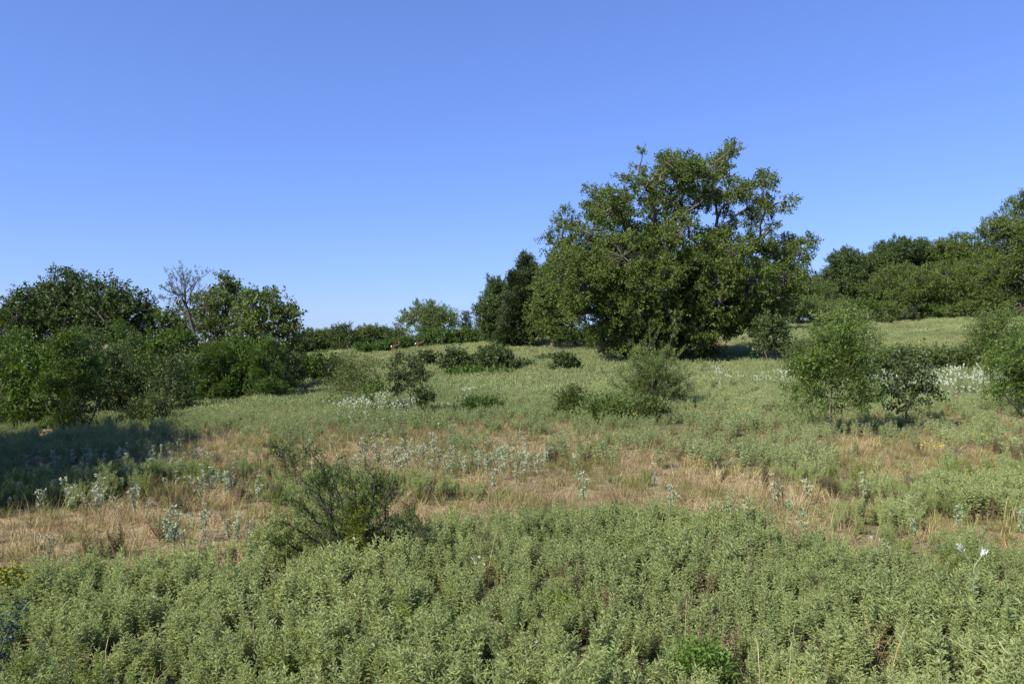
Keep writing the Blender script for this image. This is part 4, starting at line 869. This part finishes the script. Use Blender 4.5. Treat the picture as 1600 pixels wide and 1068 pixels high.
# the prominent forked white plant
def forked():
    g = np.random.default_rng(5); Y = 5.9; base = np.array([P(1523, 940, Y)[0], Y, 0]); base[2] = float(gz(base[0], Y)); L = lambda u, v, d=0: P(u, v, Y+d)-base
    r = link('forked_white_plant', None, loc=base); tag(r, 'two-armed white-headed plant standing out of the ragweed near the right edge', 'plant')
    st = [tube([[0, 0, -.03], L(1522, 930), L(1521, 887)], [.006, .0055, .005], 6), tube([L(1521, 887), L(1513, 872), L(1505, 863)], [.005, .0045, .004], 6), tube([L(1521, 887), L(1527, 877), L(1533, 870)], [.005, .0045, .004], 6)]
    link('stem', quads('stem', *merge(st)[:2], M_STEMG, smooth=True), r); lv = []; br = []
    for k in range(14):
        f = k/14; lv.append((L(1521, 930-35*f), k*2.4, g.uniform(.3, .9), g.normal(0, .3), .055, .022, g.random()*.9))
    for (a, b) in ((1502, 859), (1535, 867)):
        br = []; c = L(a, b); d0 = c-L(1521, 887); dd = d0/np.linalg.norm(d0)
        for k in range(22): br.append((c+g.normal(0, .006, 3)+dd*g.uniform(-.01, .02), math.atan2(dd[1], dd[0])+g.normal(0, .9), g.uniform(0, .9), g.normal(0, .5), g.uniform(.035, .06), .012, g.random()*.92))
        T = template(br, g); link('flower_head', quads('flower_head', *T[:2], M_SNOW, T[2]), r)
    T = template(lv, g); link('leaves', quads('leaves', *T[:2], M_CROTG, T[2]), r)
forked()
# ------------------------------------------------------------------ dead stalks, dry twigs, yellow flowers
def stalks(name, label, u, vb, vt, n, spread, mat, seed, r=.004, lean=.05, cat='dead plant'):
    g = np.random.default_rng(seed); Y = Yat(u, vb); X = (u-800)/F*Y; base = np.array([X, Y, float(gz(X, Y))]); H = (vb-vt)/F*Y; parts = []
    for i in range(n):
        h = H*g.uniform(.6, 1.0); b = np.array([g.normal(0, spread), g.normal(0, spread), -.03]); t = b+np.array([g.normal(0, lean), g.normal(0, lean), h]); pts = bend(b, t, 6, .03, 0, g)
        parts.append(tube(pts, np.linspace(r, r*.4, 6), 4))
        for j in range(8):
            f = g.uniform(.5, 1)*4.99; k = int(f); q = pts[k]+(pts[k+1]-pts[k])*(f-k); parts.append(tube([q, q+np.array([g.normal(0, .02), g.normal(0, .02), g.uniform(.01, .05)])], [r*.5, r*.3], 3))
    tag(link(name, quads(name, *merge(parts)[:2], mat), loc=base), label, cat)
M_DEAD = bark_mat('dead_stalk', (.045, .028, .022), (.13, .085, .06), 25)
stalks('dead_stalks', 'clump of dark dead stalks standing in the straw right of centre', 1222, 800, 712, 7, .035, M_DEAD, 1)
stalks('dead_stalks', 'short thin dead stalks right of the dark clump', 1262, 755, 712, 4, .03, M_DEAD, 2)
stalks('dead_stalk', 'single dark stalk rising in front of the right straw', 1407, 850, 795, 1, .005, M_DEAD, 3)
stalks('dead_stalks', 'greyish-brown stalks by the dry band below the white-headed plants', 700, 705, 668, 5, .1, M_STEMG, 4)
def twig(label, pts, Y, r, name='dry_stem', mat=M_PALE):
    q = np.array([P(u, v, Y+d) for u, v, d in pts]); b = q[0].copy(); t = np.linspace(0, len(q)-1, 14); q = np.stack([np.interp(t, np.arange(len(q)), q[:, c]) for c in range(3)], 1)
    q[1:-1] += rng.normal(0, r*.5, (12, 3)); tag(link(name, quads(name, *tube(q-b, np.linspace(r, r*.5, 14), 5)[:2], mat, smooth=True), loc=b), label, 'dry stem')
twig('bent pale dry stem at the bottom right of centre', [(1190,1090,0),(1186,1040,-.05),(1183,1000,0),(1178,990,0),(1188,986,.05)], 4.5, .003)
twig('long dry yellow stem lying diagonally in the right foreground', [(1545,1032,0),(1508,1010,0),(1470,990,.05)], 4.4, .0028)
twig('pale grey dry stick at the lower right corner', [(1596,1060,0),(1578,1025,0),(1560,1000,.05)], 4.3, .004)
twig('upright pale dry stem in the right foreground', [(1232,1075,0),(1236,1010,0),(1242,972,.05)], 4.6, .002)
twig('thin pale stem leaning in the lower centre foreground', [(683,1075,0),(665,1020,0),(648,978,.05)], 4.6, .002)
twig('thin pale stem standing at the centre of the foreground', [(1070,1010,0),(1071,960,0),(1073,935,.05)], 5.0, .002)
def flowers(label, u, vb, vt, seed, n=9):
    g = np.random.default_rng(seed); Y = Yat(u, vb); X = (u-800)/F*Y; base = np.array([X, Y, float(gz(X, Y))]); H = (vb-vt)/F*Y; st = []; lv = []
    for i in range(n):
        t = np.array([g.normal(0, .12), g.normal(0, .12), H*g.uniform(.8, 1.0)]); st.append(tube(bend((0, 0, -.02), t, 4, .03, 0, g), np.linspace(.004, .002, 4), 4))
        for k in range(9): lv.append((t+g.normal(0, .02, 3), g.uniform(0, 6.28), g.uniform(.3, 1.5), 0, .035, .018, g.random()*.9))
    r = link('yellow_flower_plant', None, loc=base); tag(r, label, 'flower'); link('stem', quads('stem', *merge(st)[:2], M_STEMG), r); T = template(lv, g); link('petals', quads('petals', *T[:2], M_YFLOW, T[2]), r)
flowers('small yellow flowers below the feathery bush', 992, 662, 644, 1, 5)
flowers('flat yellow flower spray in the green field right of the feathery bush', 1165, 655, 638, 2, 6)
flowers('yellow flowers in the olive grass right of the dark sapling', 1440, 712, 692, 3, 6)
flowers('yellow flowers near the right edge, higher than the others', 1526, 700, 680, 4, 4)
# ------------------------------------------------------------------ two deer on the crest
def deer(label, u, v, Y, rz, seed, antler):
    X = (u-800)/F*Y; z = float(gz(X, Y)); r = link('deer', None, loc=(X, Y, z)); r.rotation_euler = (0, 0, rz); r.scale = (.85,)*3; tag(r, label, 'deer', 'deer on the crest')
    # skeleton faces +x ; joints with radii
    J = {'hip': ((-.38, 0, .86), .20), 'belly': ((-.05, 0, .80), .21), 'chest': ((.34, 0, .84), .20), 'neck': ((.56, 0, 1.08), .105), 'poll': ((.68, 0, 1.30), .075), 'muzzle': ((.90, 0, 1.20), .035), 'rump': ((-.52, 0, .86), .12)}
    E = [('hip', 'belly'), ('belly', 'chest'), ('chest', 'neck'), ('neck', 'poll'), ('poll', 'muzzle'), ('hip', 'rump')]
    for s, sn in ((1, 'l'), (-1, 'r')):
        for nm, p, rr in (('th', (-.40, .10*s, .68), .11), ('ho', (-.52, .11*s, .42), .04), ('fe', (-.47, .11*s, .03), .025)): J[nm+sn] = (p, rr)
        for nm, p, rr in (('sh', (.34, .10*s, .66), .08), ('kn', (.36, .10*s, .38), .035), ('fo', (.36, .10*s, .03), .024)): J[nm+sn] = (p, rr)
        E += [('hip', 'th'+sn), ('th'+sn, 'ho'+sn), ('ho'+sn, 'fe'+sn), ('chest', 'sh'+sn), ('sh'+sn, 'kn'+sn), ('kn'+sn, 'fo'+sn)]
    keys = list(J); m = bpy.data.meshes.new('body'); m.from_pydata([J[k][0] for k in keys], [(keys.index(a), keys.index(b)) for a, b in E], [])
    m.skin_vertices.new(name='') if hasattr(m.skin_vertices, 'new') else None
    o = link('body', m, r); md = o.modifiers.new('skin', 'SKIN')
    for i, k in enumerate(keys): m.skin_vertices[0].data[i].radius = (J[k][1], J[k][1])
    m.skin_vertices[0].data[0].use_root = True
    sb = o.modifiers.new('sub', 'SUBSURF'); sb.levels = 2; sb.render_levels = 2; m.materials.append(M_DEER)
    for s in (1, -1):
        e = tube([(.66, .05*s, 1.34), (.63, .12*s, 1.42), (.62, .17*s, 1.47)], [.02, .04, .008], 6); link('ear', quads('ear', *e[:2], M_DEER, smooth=True), r)
        if antler:
            a = merge([tube([(.66, .04*s, 1.36), (.60, .14*s, 1.50), (.70, .20*s, 1.66)], [.016, .013, .006], 5), tube([(.62, .13*s, 1.48), (.70, .10*s, 1.58)], [.01, .004], 5)]); link('antler', quads('antler', *a[:2], M_PALE, smooth=True), r)
    t = tube([(-.60, 0, .98), (-.67, 0, .90), (-.70, 0, .76), (-.68, 0, .70)], [.03, .085, .07, .01], 7); link('tail', quads('tail', *t[:2], M_WHITE, smooth=True), r)
M_DEER = bark_mat('red_brown_fur', (.085, .036, .020), (.15, .07, .038), 12)
M_WHITE = bark_mat('white_fur', (.6, .57, .52), (.8, .77, .72), 12)
deer('red-brown deer with white tail and raised ears at the crest, left one of two', 618, 548, 90, .85, 1, True)
deer('red-brown deer with white tail half hidden in the crest grass, right one of two', 656, 544, 92, .7, 2, False)
